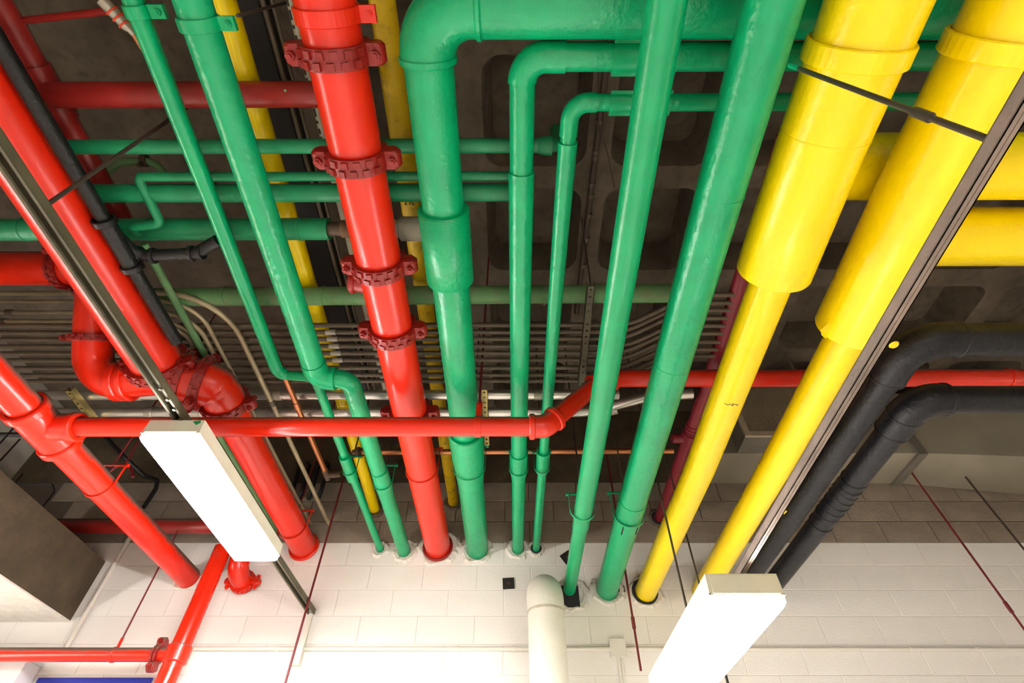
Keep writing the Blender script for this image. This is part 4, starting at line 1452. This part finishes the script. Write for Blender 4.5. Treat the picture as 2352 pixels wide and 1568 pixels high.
# ================================================================== LUMINAIRES
def luminaire(label, X, y0, y1, zb, h=.092, wd=.27, group=None, dab=False):
    t = thing('fluorescent_light', label, 'light', (X, (y0 + y1) / 2, zb), group)
    wt = wd * .98
    mb = MB()
    prof = [(X - wt / 2, zb + h), (X + wt / 2, zb + h), (X + wd / 2, zb + .016), (X - wd / 2, zb + .016)]
    mb.prism([(a, y0, b) for a, b in prof], (0, y1 - y0, 0))
    part('housing', mb, ENAMEL, t)
    for yy in (y0, y1):
        mb = MB()
        s_ = -1 if yy == y0 else 1
        mb.prism([(a, yy, b) for a, b in ((X - wt / 2 + .012, zb + h - .006), (X + wt / 2 - .012, zb + h - .006), (X + wd / 2 - .014, zb + .02), (X - wd / 2 + .014, zb + .02))], (0, s_ * .004, 0))
        e = part('end_plate', mb, ENAMEL, t)
    mb = MB()
    a0, a1, drop = wd / 2 - .002, wd / 2 - .012, .022
    vs = [(X + sx * a, yy, z) for (a, z, e) in ((a0, zb + .016, .006), (a0, zb - .008, .006), (a1, zb - drop, .016)) for (sx, yy) in ((-1, y0 + e), (1, y0 + e), (1, y1 - e), (-1, y1 - e))]
    mb.add(vs, [(k + r0, (k + 1) % 4 + r0, (k + 1) % 4 + r0 + 4, k + r0 + 4) for r0 in (0, 4) for k in range(4)] + [(0, 1, 2, 3), (8, 9, 10, 11)], False)
    part('diffuser', mb, LENS, t)
    for sx in (-1, 1):
        mb = MB(); mb.bb(X + sx * (wd / 2) - .004, X + sx * (wd / 2) + .004, y0, y1, zb + .016, zb + .022)
        part('rim', mb, ENAMEL, t)
    mb = MB(); mb.tube([(X - .01, y0 - .006, zb + h * .62), (X - .01, y0 - .002, zb + h * .62)], .014, seg=16)
    part('knockout', mb, ENAMEL, t)
    if dab:
        mb = MB(); mb.prism([(X + wd / 2 - .055, y0 - .005, zb + h - .012), (X + wd / 2 - .02, y0 - .005, zb + h - .004), (X + wd / 2 - .014, y0 - .005, zb + h - .02), (X + wd / 2 - .03, y0 - .005, zb + h - .034)], (0, .004, 0))
        part('paint_dab', mb, PAINTG, t, 'green paint splash')
    return t


zl = 1.50
la, lb = at(318, 1000, H=zl), at(455, 1000, H=zl)
ly1 = at(590, 1283, H=zl).y
luminaire('glowing white fluorescent light hung at the left under the olive channel', (la.x + lb.x) / 2, la.y, ly1, zl, dab=True)
zr = .762
ra, rb2 = at(1630, 1376, H=zr), at(1808, 1378, H=zr)
luminaire('glowing white fluorescent light at the lower right under the brown channel', (ra.x + rb2.x) / 2, ra.y, ra.y + 1.22, zr)


luminaire('added unseen fluorescent fill light on the right channel, behind the viewer', (ra.x + rb2.x) / 2, -1.7, -.48, zr)  # unseen luminaire added to brighten the floor


def batten(label, p, q, nrm, tube=None, group='unseen tube battens round the room'):
    """wall batten with two bare tubes; nrm points into the room"""
    p, q, nrm = Vector(p), Vector(q), Vector(nrm)
    ax = (q - p).normalized()
    sd = ax.cross(nrm)
    t = thing('unseen_batten_light', label, 'light', (p + q) / 2, group)
    mb = MB(); mb.box((p + q) / 2 + nrm * .03, ax * (q - p).length / 2, nrm * .03, sd * .06)
    part('housing', mb, ENAMEL, t)
    for s_ in (-1, 1):
        mb = MB(); mb.tube([p + ax * .03 + nrm * .09 + sd * .045 * s_, q - ax * .03 + nrm * .09 + sd * .045 * s_], .019, seg=8)
        part('tube', mb, tube or FILL_TUBE, t)
        for e in (p + ax * .015, q - ax * .015):
            mb = MB(); mb.box(e + nrm * .085 + sd * .045 * s_, ax * .014, nrm * .032, sd * .02)
            part('lamp_holder', mb, ENAMEL, t)
    return t


for k, lab in enumerate(('unseen bare twin tube batten on the left side wall, farther from the block wall', 'unseen bare twin tube batten on the left side wall, nearer the block wall')):
    batten(lab, (-4.9, 1.3 + 1.35 * k, .5), (-4.9, 2.5 + 1.35 * k, .5), XA, TUBE)
for k, lab in enumerate(('unseen fill batten added on the right side wall, farther from the block wall', 'unseen fill batten added on the right side wall, nearer the block wall')):
    batten(lab, (5.2, .2 + 1.3 * k, .55), (5.2, 1.4 + 1.3 * k, .55), -XA)  # weak battens added out of view for fill
batten('unseen fill batten added on the rear wall behind the viewer', (.9, -3.2, .3), (2.1, -3.2, .3), YA)  # one more unseen batten, added as weak fill from behind
